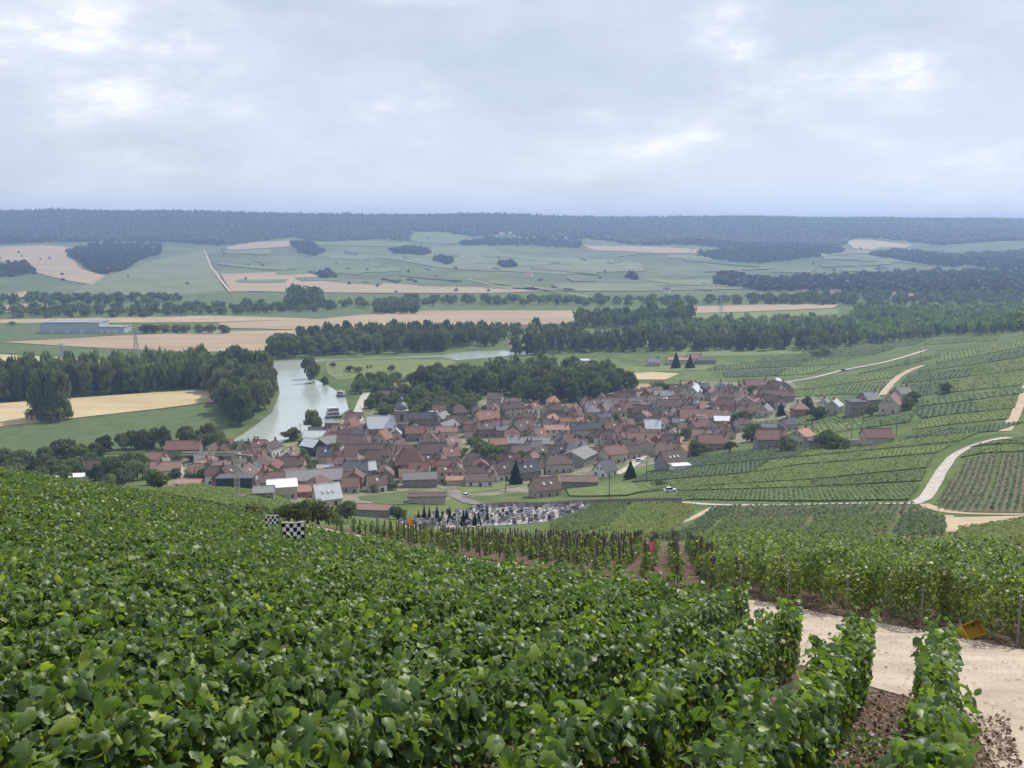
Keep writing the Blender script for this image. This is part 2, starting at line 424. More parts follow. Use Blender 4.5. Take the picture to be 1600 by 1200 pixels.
FIELDS = [  # name, material, step, height, label, pixel outline
 ("stubble_field", m_stubble, 40, 1.6, "long pinkish stubble field at the foot of the far vineyards", [(345, 429), (470, 425), (500, 432), (545, 441), (640, 446), (660, 449), (760, 450), (850, 456), (760, 459), (600, 459), (362, 456)]),
 ("stubble_field", m_stubble, 40, 1.6, "narrow tan field under the wooded ridge", [(352, 388), (378, 379), (460, 376), (470, 384), (420, 388), (360, 391)]),
 ("grass_field", m_grass_l, 40, 1.6, "pale green strip along the foot of the ridge wood", [(472, 376), (560, 377), (640, 380), (640, 386), (560, 385), (472, 383)]),
 ("grass_field", m_grass_l, 30, 1.6, "light green rounded clearing cut into the ridge wood", [(641, 366), (660, 361), (690, 361), (720, 366), (742, 377), (700, 381), (655, 379), (642, 375)]),
 ("stubble_field", m_stubble, 40, 1.6, "pink sloping field beside the dark hillside copse", [(0, 386), (60, 384), (118, 389), (104, 402), (125, 420), (165, 431), (145, 446), (110, 440), (50, 424), (0, 408)]),
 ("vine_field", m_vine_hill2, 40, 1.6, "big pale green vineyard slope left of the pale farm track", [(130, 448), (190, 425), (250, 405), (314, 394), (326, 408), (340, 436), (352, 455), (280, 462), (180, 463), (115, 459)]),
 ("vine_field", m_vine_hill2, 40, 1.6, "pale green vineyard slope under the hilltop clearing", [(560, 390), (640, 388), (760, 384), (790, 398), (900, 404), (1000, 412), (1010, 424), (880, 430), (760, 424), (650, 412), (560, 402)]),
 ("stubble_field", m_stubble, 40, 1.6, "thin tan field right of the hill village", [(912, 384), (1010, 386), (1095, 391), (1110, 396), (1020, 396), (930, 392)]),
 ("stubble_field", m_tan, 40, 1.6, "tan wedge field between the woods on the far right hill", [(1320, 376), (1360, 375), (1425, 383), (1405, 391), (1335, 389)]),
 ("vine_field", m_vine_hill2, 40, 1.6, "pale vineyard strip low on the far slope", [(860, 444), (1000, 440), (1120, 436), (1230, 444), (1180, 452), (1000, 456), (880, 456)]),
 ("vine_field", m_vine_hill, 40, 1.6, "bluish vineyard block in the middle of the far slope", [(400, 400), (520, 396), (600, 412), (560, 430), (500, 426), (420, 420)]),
 ("yellow_field", m_tan, 30, 1.6, "small yellowish field under the left copse", [(5, 462), (40, 456), (62, 462), (40, 466), (5, 466)]),
 ("stubble_field", m_stubble, 20, .7, "pink strip field behind the left tree belt", [(0, 476), (70, 474), (95, 481), (60, 487), (0, 489)]),
 ("meadow", m_grass, 20, .5, "green strip meadow beyond the grey warehouse", [(255, 493), (420, 488), (640, 484), (640, 488), (520, 497), (345, 500)]),
 ("stubble_field", m_stubble, 20, .7, "broad pinkish field beyond the far poplar wood", [(340, 505), (500, 499), (560, 493), (660, 486), (900, 486), (1090, 486), (1085, 499), (980, 503), (700, 512), (480, 516), (352, 513)]),
 ("wheat_field", m_tan, 20, .7, "tan strip field behind the warehouse", [(0, 500), (340, 494), (500, 499), (340, 504), (180, 505), (0, 506)]),
 ("meadow", m_grass, 16, .4, "green field in front of the grey warehouse", [(0, 511), (75, 510), (90, 520), (180, 524), (60, 531), (0, 533)]),
 ("stubble_field", m_stubble, 16, .6, "big pink ploughed field behind the riverside wood", [(0, 535), (80, 531), (190, 525), (330, 519), (475, 516), (485, 528), (415, 549), (300, 551), (150, 544)]),
 ("meadow", m_grass, 14, .4, "long green crop strip with a dark lower edge", [(0, 538), (150, 546), (290, 553), (300, 562), (150, 560), (0, 552)]),
 ("wheat_field", m_wheat, 14, .7, "golden field behind the left poplar row", [(0, 555), (150, 562), (185, 566), (120, 575), (0, 586)]),
 ("wheat_field", m_wheat, 8, .8, "golden wheat field in front of the left riverside wood", [(-60, 638), (0, 632), (110, 624), (240, 615), (325, 611), (336, 629), (250, 640), (150, 651), (0, 668), (-60, 676)]),
 ("meadow", m_grass, 8, .35, "smooth green meadow inside the river bend", [(-60, 677), (0, 669), (150, 652), (250, 641), (338, 630), (362, 655), (350, 690), (250, 706), (0, 720), (-60, 724)]),
 ("meadow", m_grass_l, 10, .3, "bright green grazing meadow on the river island", [(508, 566), (600, 563), (690, 562), (712, 565), (700, 585), (640, 590), (560, 592), (528, 594), (512, 585)]),
 ("meadow", m_grass, 14, .35, "green clearing between the poplar woods", [(790, 538), (800, 524), (900, 515), (990, 513), (1000, 520), (900, 540), (850, 548)]),
 ("stubble_field", m_stubble, 18, .6, "pale pink field with an electricity pylon", [(1085, 479), (1200, 476), (1310, 476), (1300, 482), (1180, 487), (1085, 490)]),
 ("meadow", m_grass_l, 18, .4, "grey green field behind the pylon belt", [(1080, 491), (1180, 488), (1310, 483), (1310, 491), (1180, 498), (1080, 499)]),
 ("wheat_field", m_wheat, 10, .6, "small tan field beside the village houses", [(985, 584), (1020, 582), (1060, 585), (1040, 594), (990, 594)]),
 ("meadow", m_grass_l, 10, .3, "light green meadow below the poplar belt", [(1040, 548), (1100, 544), (1200, 545), (1260, 552), (1180, 556), (1060, 557)]),
 ("meadow", m_grass_l, 10, .3, "green meadow strip behind the farm sheds", [(860, 578), (1000, 573), (1150, 568), (1200, 572), (1100, 579), (960, 582)]),
 ("yard", m_yard, 10, .1, "gardens and yards of the village", [(225, 745), (300, 706), (480, 690), (560, 640), (660, 640), (760, 624), (1000, 612), (1070, 596), (1235, 596), (1290, 630), (1180, 692), (1070, 712), (980, 735), (860, 765), (700, 780), (560, 790), (430, 785), (330, 775)]),
 ("meadow", m_grass, 6, .3, "grassy garden strip behind the low flat building", [(560, 778), (640, 766), (700, 770), (690, 785), (600, 790)]),
 ("meadow", m_grass_l, 6, .3, "lawn in front of the white walled houses", [(712, 762), (790, 755), (835, 757), (760, 768), (728, 771)]),
 ("vine_field", m_vine_far2, 6, .6, "green field strip right of the cream gabled house", [(885, 766), (960, 758), (1010, 756), (1050, 760), (980, 775), (890, 776)]),
]
for nm, m, st, h, lab, pix in FIELDS:
    tag(drape(nm, [hit(a, b)[:2] for a, b in pix], m, st, h), lab, nm.split('_')[-1] if nm != 'yard' else 'yard', kind='structure')

ROADS = [
 ("gravel_track", m_road, 2.6, "pale straight track below the vineyard terraces", [(1025, 783), (1110, 789), (1250, 789), (1400, 788), (1438, 786)], 4, .14),
 ("curving_road", m_road, 3.4, "pale road curving up the vineyard hillside", [(1425, 788), (1445, 780), (1458, 760), (1470, 738), (1487, 715), (1505, 703), (1530, 693), (1560, 686), (1578, 684)], 4, .16),
 ("dirt_track", m_dirt, 3.0, "tan track round the foot of the striped vine plot", [(1440, 788), (1465, 797), (1500, 803), (1550, 804), (1620, 804)], 4, .13),
 ("valley_road", m_road, 4.6, "white road running from the village across the slope", [(1180, 603), (1225, 598), (1270, 591), (1320, 578), (1380, 567), (1420, 556), (1447, 547)], 8, .3),
 ("dirt_track", m_dirt, 4.5, "tan dirt track climbing behind the end houses", [(1378, 618), (1392, 600), (1405, 588), (1425, 577), (1445, 571)], 6, .25),
 ("dirt_track", m_dirt, 4.0, "stony tan track at the edge of the upper vines", [(1570, 674), (1583, 655), (1590, 640), (1602, 612), (1606, 596)], 5, .2),
 ("dirt_track", m_dirt, 2.5, "short tan track end below the striped plot", [(1478, 806), (1489, 818), (1487, 832)], 3, .12),
 ("farm_track", m_dirt, 5.0, "pale farm track climbing the far vineyard hill", [(318, 392), (326, 408), (331, 420), (344, 438), (360, 457)], 40, 2.2),
 ("farm_track", m_dirt, 4.5, "pale lane along the foot of the far hill", [(280, 464), (320, 460), (360, 457), (420, 456)], 40, 2.2),
 ("quay_path", m_road, 5.0, "pale quay path beside the moored boat", [(556, 658), (560, 640), (566, 625), (574, 612)], 6, .2),
 ("village_road", m_asph, 5.5, "dark road beside the cemetery wall", [(700, 768), (722, 780), (745, 789), (800, 788), (900, 786), (1000, 785), (1065, 783)], 5, .25),
 ("village_lane", m_road, 4.5, "pale village lane between the houses", [(962, 742), (985, 730), (1003, 715), (1012, 703)], 4, .25),
 ("path_strip", m_dirt, 1.8, "tan path between two dark vine plots", [(1010, 838), (1060, 818), (1100, 800), (1118, 791)], 4, .12),
]
for nm, m, w, lab, pix, st, h in ROADS:
    tag(ribbon(nm, [hit(a, b)[:2] for a, b in pix], w, m, st, h), lab, nm.split('_')[-1], kind='structure')

# narrow parcels and lanes that pattern the far hill
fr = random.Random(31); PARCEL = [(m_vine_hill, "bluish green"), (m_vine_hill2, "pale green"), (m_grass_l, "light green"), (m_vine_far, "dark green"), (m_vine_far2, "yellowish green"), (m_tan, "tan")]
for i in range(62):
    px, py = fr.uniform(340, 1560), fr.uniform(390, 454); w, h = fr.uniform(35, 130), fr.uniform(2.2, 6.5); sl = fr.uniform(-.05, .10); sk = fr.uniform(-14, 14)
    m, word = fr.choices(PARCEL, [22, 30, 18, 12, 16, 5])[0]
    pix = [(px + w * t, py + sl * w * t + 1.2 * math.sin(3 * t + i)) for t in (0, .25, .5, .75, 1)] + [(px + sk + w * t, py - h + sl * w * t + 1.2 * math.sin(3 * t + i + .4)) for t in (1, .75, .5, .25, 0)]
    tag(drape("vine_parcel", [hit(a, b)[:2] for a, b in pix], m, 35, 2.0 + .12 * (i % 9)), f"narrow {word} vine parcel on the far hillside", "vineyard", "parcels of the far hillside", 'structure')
for i in range(16):
    px, py = fr.uniform(380, 1400), fr.uniform(394, 450); n_ = fr.randint(3, 5); dx_, dy_ = fr.uniform(10, 26), fr.choice([-2.2, 2.4, 1.2, 4.5, -.8])
    tag(ribbon("hill_lane", [hit(px + k * dx_, py + k * dy_ + fr.uniform(-1, 1))[:2] for k in range(n_)], 3.6, m_dirt, 35, 3.4), "thin pale lane between the far hillside parcels", "lane", "lanes on the far hillside", 'structure')
# vine plots on the near hillside
def clump_quads(C, S, r):
    n = len(C); N = np.column_stack([r.normal(size=n) * .4, r.normal(size=n) * .4 - .1, np.ones(n)]); N /= np.linalg.norm(N, axis=1)[:, None]
    t = r.normal(size=(n, 3)); a = np.cross(N, t); a /= np.linalg.norm(a, axis=1)[:, None] + 1e-9; b = np.cross(N, a); S = S[:, None]; w = r.uniform(.5, 1, (n, 1))
    return np.stack([C - a * S, C - b * S * w, C + a * S, C + b * S * w], 1).reshape(-1, 3)
def veg_mat(name, a, b):
    return mat(name, a, b, .5, rough=.7, spec=.2, trans=(1.7, 1.8, .9), tfac=.3, attr=True, lo=0, hi=1)
m_clump = {0: veg_mat("vine_clumps", (.050, .082, .022), (.125, .165, .045)), 1: veg_mat("vine_clumps_yellow", (.080, .115, .026), (.17, .21, .055)), 2: veg_mat("vine_clumps_dark", (.038, .066, .024), (.09, .125, .045))}
CLUMP_OF = {m_vine_far.name: 0, m_vine_far2.name: 1, m_vine_far3.name: 2}
def row_plot(poly, ang, gap, h, w, per, m, dash):
    """rows of single vines, each a few leafy clumps"""
    d = np.array([math.cos(ang), math.sin(ang)]); n = np.array([-d[1], d[0]]); r = np.random.default_rng(int(abs(ang) * 1000) + len(poly))
    P = np.array(poly); o = P @ n; a0 = P @ d; S, O = np.meshgrid(np.arange(a0.min(), a0.max(), 1.0 / per), np.arange(o.min() + gap / 2, o.max(), gap))
    S, O = S.ravel(), O.ravel(); ph = np.floor(S / 1.25); keep = np.ones(len(S), bool)
    if dash: keep = (S / 1.25 - ph) < .62
    S, O = S[keep], O[keep]; S = S + r.uniform(-.25, .25, len(S)); O = O + r.normal(size=len(O)) * w * .3
    X, Y = d[0] * S + n[0] * O, d[1] * S + n[1] * O; ok = inside(poly, X, Y); X, Y = X[ok], Y[ok]; k = len(X)
    Z = T(X, Y) + h * r.beta(2.2, 1.1, k); V = clump_quads(np.column_stack([X, Y, Z]), r.uniform(.22, .42, k), r)
    return np_mesh("vine_rows", V, np.arange(4 * k).reshape(-1, 4), [m_clump[CLUMP_OF[m.name]]], rnd=np.repeat(r.uniform(0, .95, k), 4))
def plot_fuzz(poly, h, dens, size, m, seed, ang=None):
    """leafy tops of the vine rows that make up a plot"""
    r = np.random.default_rng(seed); P = np.array(poly); gap = 1.3 if dens > .6 else 1.6 if dens > .3 else 2.6
    if ang is None: ang = r.uniform(.9, 1.7)
    d = np.array([math.cos(ang), math.sin(ang)]); n = np.array([-d[1], d[0]]); o = P @ n; a0 = P @ d
    S, O = np.meshgrid(np.arange(a0.min(), a0.max(), gap * .55), np.arange(o.min(), o.max(), gap)); S, O = S.ravel(), O.ravel(); S = S + r.uniform(-.4, .4, len(S)) * gap; O = O + r.normal(size=len(O)) * gap * .07
    X, Y = d[0] * S + n[0] * O, d[1] * S + n[1] * O; ok = inside(poly, X, Y); X, Y = X[ok], Y[ok]; k = len(X)
    V = clump_quads(np.column_stack([X, Y, T(X, Y) + h + r.uniform(-.06, .16, k)]), gap * .36 * r.uniform(.7, 1.25, k), r)
    # a leafy fringe along the edge
    E = np.array(resample(poly, .45 if dens > .3 else .9, True)); E = np.repeat(E, 2, 0) + r.normal(size=(2 * len(E), 2)) * .25; k2 = len(E)
    V2 = clump_quads(np.column_stack([E, T(E[:, 0], E[:, 1]) + h * r.uniform(.15, 1.05, k2)]), size * .8 * r.uniform(.6, 1.2, k2), r); V = np.concatenate([V, V2]); k += k2
    return np_mesh("leaf_canopy", V, np.arange(4 * k).reshape(-1, 4), [m_clump[CLUMP_OF[m.name]]], rnd=np.repeat(r.uniform(0, .95, k), 4))
m_plotsoil = mat('plot_soil', (.075, .075, .035), (.13, .11, .06), .4)
ROWPLOTS = [  # label, material, pixel direction of the rows, outline, row gap
 ("striped young vine plot right of the curving road", m_vine_far3, ((1530, 800), (1560, 716)), [(1457, 797), (1478, 765), (1508, 722), (1540, 712), (1560, 712), (1530, 800), (1500, 800)], 1.5),
 ("striped vine plot beside the bare strip on the right slope", m_vine_far3, ((1530, 800), (1560, 716)), [(1535, 800), (1565, 712), (1650, 708), (1650, 800)], 1.5),
 ("long striped vine plot just below the pale track", m_vine_far3, ((1200, 812), (1235, 791)), [(1132, 814), (1168, 792), (1300, 792), (1425, 791), (1452, 799), (1400, 806), (1280, 812)], 1.5),
 ("dark green vine plot next to the cemetery", m_vine_far, ((900, 840), (1000, 788)), [(862, 818), (932, 786), (985, 784), (880, 846), (858, 842)], 1.15),
 ("yellowish vine plot between the cemetery plot and the track", m_vine_far2, ((900, 840), (1000, 788)), [(892, 846), (990, 785), (1022, 786), (1088, 793), (1000, 846)], 1.15),
 ("narrow dark vine plot right of the tan path", m_vine_far3, ((1020, 845), (1120, 794)), [(1012, 846), (1110, 796), (1160, 793), (1120, 814), (1068, 846)], 1.15),
 ("vine plot above the leafy hedge rows", m_vine_far, ((1100, 845), (1180, 816)), [(1080, 847), (1130, 817), (1262, 815), (1240, 838), (1140, 850)], 1.15),
 ("vine plot with a brown lower edge", m_vine_far, ((1280, 840), (1310, 814)), [(1252, 840), (1275, 815), (1402, 808), (1385, 834), (1320, 850)], 1.15),
 ("small vine plot at the track bend", m_vine_far3, ((1400, 835), (1420, 808)), [(1394, 836), (1412, 808), (1452, 802), (1478, 816), (1478, 836), (1400, 846)], 1.15),
 ("vine plot sloping along the right edge of the hill", m_vine_far2, ((1490, 845), (1600, 822)), [(1490, 846), (1500, 832), (1600, 815), (1680, 808), (1680, 850), (1560, 858)], 1.15),
]
for lab, m, dr, pix, gap in ROWPLOTS:
    a, b = hit(*dr[0]), hit(*dr[1])
    tag(drape('plot_soil', [hit(q, r)[:2] for q, r in pix], m_plotsoil, 4, .06), 'bare earth under the ' + lab, 'soil', kind='structure')
    me = row_plot([hit(q, r)[:2] for q, r in pix], math.atan2(b[1] - a[1], b[0] - a[0]), gap, 1.2, .75, 5.5 if gap < 1.4 else 4.5, m, gap > 1.4)
    if me: tag(ob("vine_plot", me), lab, "vineyard", "vine plots on the hillside", 'stuff')
brown = drape("ploughed_strip", [hit(a, b)[:2] for a, b in [(1482, 809), (1600, 806), (1660, 806), (1660, 818), (1500, 827)]], m_dirt, 6, .1)
tag(brown, "brown bare strip under the striped vine plot", "soil", kind='structure')

def lerp_curve(c, n):
    c = np.array(c, float); return np.column_stack([np.interp(np.linspace(c[0, 0], c[-1, 0], n), c[:, 0], c[:, 0]), np.interp(np.linspace(c[0, 0], c[-1, 0], n), c[:, 0], c[:, 1])])
BANDS = [  # lower edge curve, upper edge curve, cuts along the band
 ([(1052, 781), (1250, 784), (1420, 782)], [(1060, 770), (1250, 764), (1438, 757)], (0, 1.0)),
 ([(1062, 767), (1250, 762), (1440, 752)], [(1045, 764), (1180, 757), (1320, 748), (1448, 736)], (0, .55, 1)),
 ([(1000, 770), (1100, 759), (1260, 750), (1450, 731)], [(990, 757), (1180, 740), (1240, 730), (1460, 713)], (0, .34, 1)),
 ([(985, 754), (1180, 738), (1240, 727), (1465, 708)], [(1010, 738), (1180, 722), (1300, 712), (1490, 695)], (0, .4, .72, 1)),
 ([(1020, 736), (1180, 720), (1300, 709), (1500, 690)], [(1070, 716), (1180, 704), (1270, 700), (1400, 689), (1530, 677)], (0, .45, 1)),
 ([(1285, 698), (1400, 686), (1560, 674)], [(1410, 688), (1430, 676), (1600, 660)], (0, .5, 1)),
 ([(1515, 700), (1545, 695), (1650, 692)], [(1580, 688), (1600, 684), (1650, 680)], (0, 1)),
 ([(1500, 716), (1540, 708), (1650, 704)], [(1520, 702), (1560, 697), (1650, 695)], (0, 1)),
 ([(1170, 683), (1250, 664), (1330, 660)], [(1170, 662), (1250, 652), (1330, 652)], (0, 1)),
 ([(1270, 682), (1330, 672), (1420, 660)], [(1270, 664), (1340, 654), (1430, 646)], (0, .5, 1)),
 ([(1425, 672), (1500, 662), (1575, 655)], [(1440, 658), (1500, 650), (1580, 642)], (0, .4, 1)),
 ([(1440, 654), (1500, 646), (1585, 638)], [(1425, 640), (1500, 632), (1590, 620)], (0, .6, 1)),
 ([(1432, 636), (1500, 628), (1598, 615)], [(1440, 626), (1500, 620), (1600, 607)], (0, 1)),
 ([(1225, 622), (1300, 617), (1372, 616)], [(1235, 613), (1300, 606), (1390, 596)], (0, .5, 1)),
 ([(1240, 611), (1300, 603), (1395, 590)], [(1270, 598), (1330, 590), (1410, 576)], (0, .6, 1)),
 ([(1430, 620), (1500, 612), (1620, 600)], [(1405, 604), (1500, 594), (1620, 580)], (0, .35, .7, 1)),
 ([(1408, 600), (1500, 590), (1620, 575)], [(1420, 586), (1500, 578), (1620, 560)], (0, .5, 1)),
 ([(1430, 582), (1500, 573), (1620, 555)], [(1450, 570), (1520, 562), (1620, 543)], (0, .6, 1)),
 ([(1340, 585), (1400, 573), (1460, 560)], [(1360, 580), (1410, 568), (1470, 552)], (0, 1)),
 ([(1462, 567), (1520, 558), (1620, 538)], [(1470, 554), (1530, 543), (1620, 528)], (0, .4, 1)),
 ([(1130, 590), (1200, 588), (1270, 584)], [(1130, 581), (1200, 578), (1300, 572)], (0, .6, 1)),
 ([(1100, 579), (1200, 575), (1310, 569)], [(1120, 571), (1220, 566), (1350, 556)], (0, .35, .7, 1)),
 ([(1180, 566), (1260, 562), (1370, 553)], [(1200, 558), (1280, 552), (1400, 543)], (0, .5, 1)),
 ([(1250, 551), (1330, 546), (1430, 539)], [(1270, 543), (1350, 537), (1450, 531)], (0, .6, 1)),
 ([(1440, 540), (1520, 534), (1560, 532)], [(1450, 533), (1520, 527), (1560, 525)], (0, 1)),
]
BAND_M = [m_vine_far, m_vine_far2, m_vine_far, m_vine_far3, m_vine_far2]
WHERE = ["by the pale straight track", "above the pale track", "below the village edge houses", "beside the curving road", "under the end houses", "on the slope behind the end houses", "below the white valley road", "on the upper right slope"]
kk = 0
for bi, (lo, hi_, cuts) in enumerate(BANDS):
    A, B = lerp_curve(lo, 25), lerp_curve(hi_, 25); tt = np.linspace(0, 1, 25)
    for c0, c1 in zip(cuts[:-1], cuts[1:]):
        ts = np.linspace(c0 + .006, c1 - .006, 9)
        low = [(np.interp(t, tt, A[:, 0]), np.interp(t, tt, A[:, 1])) for t in ts]; up = [(np.interp(t, tt, B[:, 0]), np.interp(t, tt, B[:, 1])) for t in ts[::-1]]
        wp = [hit(a, b)[:2] for a, b in low + up]
        yy = np.mean([p[1] for p in wp])
        o = drape("vine_plot", wp, BAND_M[(kk * 3 + bi) % 5], 3.0 if yy < 420 else 6.0, .38, rough=.1, skirt=.2); mm = BAND_M[(kk * 3 + bi) % 5]; kk += 1
        fz = ob("leaf_canopy", plot_fuzz(wp, .5, .75 if yy < 330 else .5 if yy < 450 else .22, .42 if yy < 330 else .5 if yy < 450 else .75, mm, kk), o)
        if bi < 2: w_ = WHERE[1 if bi else 0]
        elif bi < 5: w_ = WHERE[2]
        elif bi < 8: w_ = WHERE[3]
        elif bi < 13: w_ = WHERE[4]
        elif bi in (13, 14, 18, 20, 21, 22): w_ = WHERE[6]
        elif bi < 18: w_ = WHERE[5]
        else: w_ = WHERE[7]
        tag(o, "green vine plot with a dark edge " + w_, "vineyard", "vine plots on the hillside", 'stuff')
o = drape("vine_plot", [hit(a, b)[:2] for a, b in [(232, 772), (285, 762), (360, 760), (420, 768), (462, 792), (420, 800), (360, 795), (300, 784)]], m_vine_far2, 3, .85, .14, .2)
fz = ob('leaf_canopy', plot_fuzz([hit(a, b)[:2] for a, b in [(232, 772), (285, 762), (360, 760), (420, 768), (462, 792), (420, 800), (360, 795), (300, 784)]], .95, .7, .42, m_vine_far2, 99), o)
tag(o, "green vine plot in the dip in front of the crane", "vineyard", "vine plots on the hillside", 'stuff')
# ---------------------------------------------------------------- the village
def roofmat(n, a, b): return mat(n, a, b, 1.6, rough=.8, spec=.2, world=False, bump=.03, bscale=6, var=.22, stretch=((.5, 1.5, 1.5), 0))
ROOF = {
 'brown': roofmat("roof_brown_tile", (0.112, 0.077, 0.066), (0.178, 0.126, 0.11)),
 'dark': roofmat("roof_dark_brown", (0.08, 0.058, 0.052), (0.125, 0.09, 0.08)),
 'red': roofmat("roof_red_tile", (0.14, 0.078, 0.064), (0.2, 0.116, 0.096)),
 'orange': roofmat("roof_orange_tile", (0.25, 0.135, 0.1), (0.33, 0.185, 0.14)),
 'slate': roofmat("roof_slate", (0.07, 0.072, 0.082), (0.115, 0.118, 0.128)),
 'grey': roofmat("roof_grey_sheet", (0.16, 0.155, 0.155), (0.22, 0.215, 0.215)),
 'tin': mat("roof_pale_metal", (.42, .44, .45), (.52, .54, .55), .6, rough=.32, spec=.6, world=False, var=.1),
 'white': mat("roof_white_metal", (.72, .73, .74), None, rough=.3, spec=1.0),
 'tan': roofmat("roof_tan_tile", (.36, .23, .15), (.44, .29, .20)),
 'pink': roofmat("roof_salmon_tile", (0.25, 0.15, 0.125), (0.32, 0.2, 0.165)),
}
ROOFWORD = {'brown': 'brown tiled', 'dark': 'dark brown', 'red': 'red tiled', 'orange': 'orange tiled', 'slate': 'dark slate', 'grey': 'grey sheet', 'tin': 'pale metal', 'white': 'shining white', 'tan': 'tan tiled', 'pink': 'salmon tiled'}
def wallmat(n, a, b): return mat(n, a, b, .8, rough=.92, spec=.1, world=False, var=.1)
WALL = {'cream': wallmat("wall_cream", (.40, .35, .28), (.48, .43, .36)), 'white': wallmat("wall_white", (.58, .56, .53), (.66, .64, .61)), 'stone': wallmat("wall_stone", (.21, .18, .155), (.29, .255, .22)),
        'pink': wallmat("wall_pinkish", (.40, .31, .26), (.46, .37, .32)), 'grey': wallmat("wall_grey", (.25, .245, .245), (.31, .305, .30)), 'black': wallmat("wall_black_and_shade", (.045, .045, .055), (.06, .06, .07)), 'brick': wallmat("wall_brick", (.24, .12, .085), (.30, .17, .125))}  # 'black': a barn's own black gable, and shade painted onto the crane-side building
m_trim = mat("window_surround", (.55, .53, .49), rough=.8)
m_pane = mat("window_pane", (.018, .02, .025), rough=.08, spec=.5)
m_shut = mat("shutter_paint", (.20, .19, .18), rough=.7)
m_chim = mat("chimney_brick", (.18, .095, .07), (.25, .14, .11), 2, rough=.9, world=False)
m_pot = mat("chimney_pot", (.30, .15, .10), rough=.9)
m_door = mat("door_wood", (.09, .055, .04), rough=.7)

def window_mesh(w, h):
    b = MB(); t = .12
    b.box(-w / 2 - t, -w / 2, -.07, .02, -h / 2, h / 2); b.box(w / 2, w / 2 + t, -.07, .02, -h / 2, h / 2)
    b.box(-w / 2 - t, w / 2 + t, -.07, .02, h / 2, h / 2 + t); b.box(-w / 2 - t, w / 2 + t, -.12, .02, -h / 2 - t, -h / 2)
    b.box(-.03, .03, -.035, .01, -h / 2, h / 2)
    b.box(-w / 2, w / 2, -.025, .012, -h / 2, h / 2, 1)
    return b.mesh("window", [m_trim, m_pane])
WIN = window_mesh(1.0, 1.35); WIN_S = window_mesh(.8, .9)
DOOR = MB().box(-.55, .55, -.05, .02, 0, 2.1).box(-.68, -.55, -.08, .02, 0, 2.2, 1).box(.55, .68, -.08, .02, 0, 2.2, 1).box(-.68, .68, -.08, .02, 2.1, 2.24, 1).mesh("door", [m_door, m_trim])
SKY = MB().box(-.45, .45, -.6, .6, 0, .1).box(-.36, .36, -.5, .5, .1, .13, 1).mesh("skylight", [m_trim, mat("skylight_glass", (.5, .53, .56), rough=.1, spec=.8)])
CHIM = MB().box(-.38, .38, -.38, .38, -1.2, 1.3).box(-.46, .46, -.46, .46, 1.3, 1.45).lathe([(.17, 1.45), (.15, 1.85)], 8, 1).mesh("chimney", [m_chim, m_pot])

_shape_cache = {}
def house_shapes(L, W, H, pitch, hip, over=.35):
    key = (L, W, H, pitch, hip)
    if key in _shape_cache: return _shape_cache[key]
    x, y = L / 2, W / 2; rh = y * math.tan(pitch)
    wall = MB().box(-x, x, -y, y, -2.5, H)
    if not hip and pitch > .03:
        for s in (-1, 1):
            xa, xb = s * x, s * (x - .25)
            wall.poly([(xa, -y, H), (xa, y, H), (xa, 0, H + rh)][::s]); wall.poly([(xb, -y, H), (xb, y, H), (xb, 0, H + rh)][::-s])
    roof = MB(); th = .22; o = over; k = math.tan(pitch)
    if pitch <= .03:
        roof.box(-x - .25, x + .25, -y - .25, y + .25, H, H + .35)
    elif hip:
        rx = max(x - y * hip, .3); ze = H - o * k
        for dz, rev in ((th, 1), (0, -1)):
            A, B, C, D = (-x - o, -y - o, ze + dz), (x + o, -y - o, ze + dz), (x + o, y + o, ze + dz), (-x - o, y + o, ze + dz)
            E, G = (-rx, 0, H + rh + dz), (rx, 0, H + rh + dz)
            for f in ([A, B, G, E], [C, D, E, G], [B, C, G], [D, A, E]): roof.poly(f[::rev])
        pts = [(-x - o, -y - o), (x + o, -y - o), (x + o, y + o), (-x - o, y + o)]
        for i in range(4):
            p, q = pts[i], pts[(i + 1) % 4]; roof.poly([(*p, ze), (*q, ze), (*q, ze + th), (*p, ze + th)])
    else:
        for s in (-1, 1):
            ye, ze = s * (y + o), H - o * k
            P = [(-x - o, 0, H + rh), (x + o, 0, H + rh), (x + o, ye, ze), (-x - o, ye, ze)]
            roof.hexa([*(P if s > 0 else P[::-1]), *[(a, b, c + th) for a, b, c in (P if s > 0 else P[::-1])]])
        roof.box(-x - o, x + o, -.14, .14, H + rh + th - .08, H + rh + th + .1)
    _shape_cache[key] = (wall, roof, rh, {})
    return _shape_cache[key]
FOOT = []
def free(x, y, r):
    return all((x - a) ** 2 + (y - b) ** 2 > (r + c) ** 2 for a, b, c in FOOT)
NH = [0]
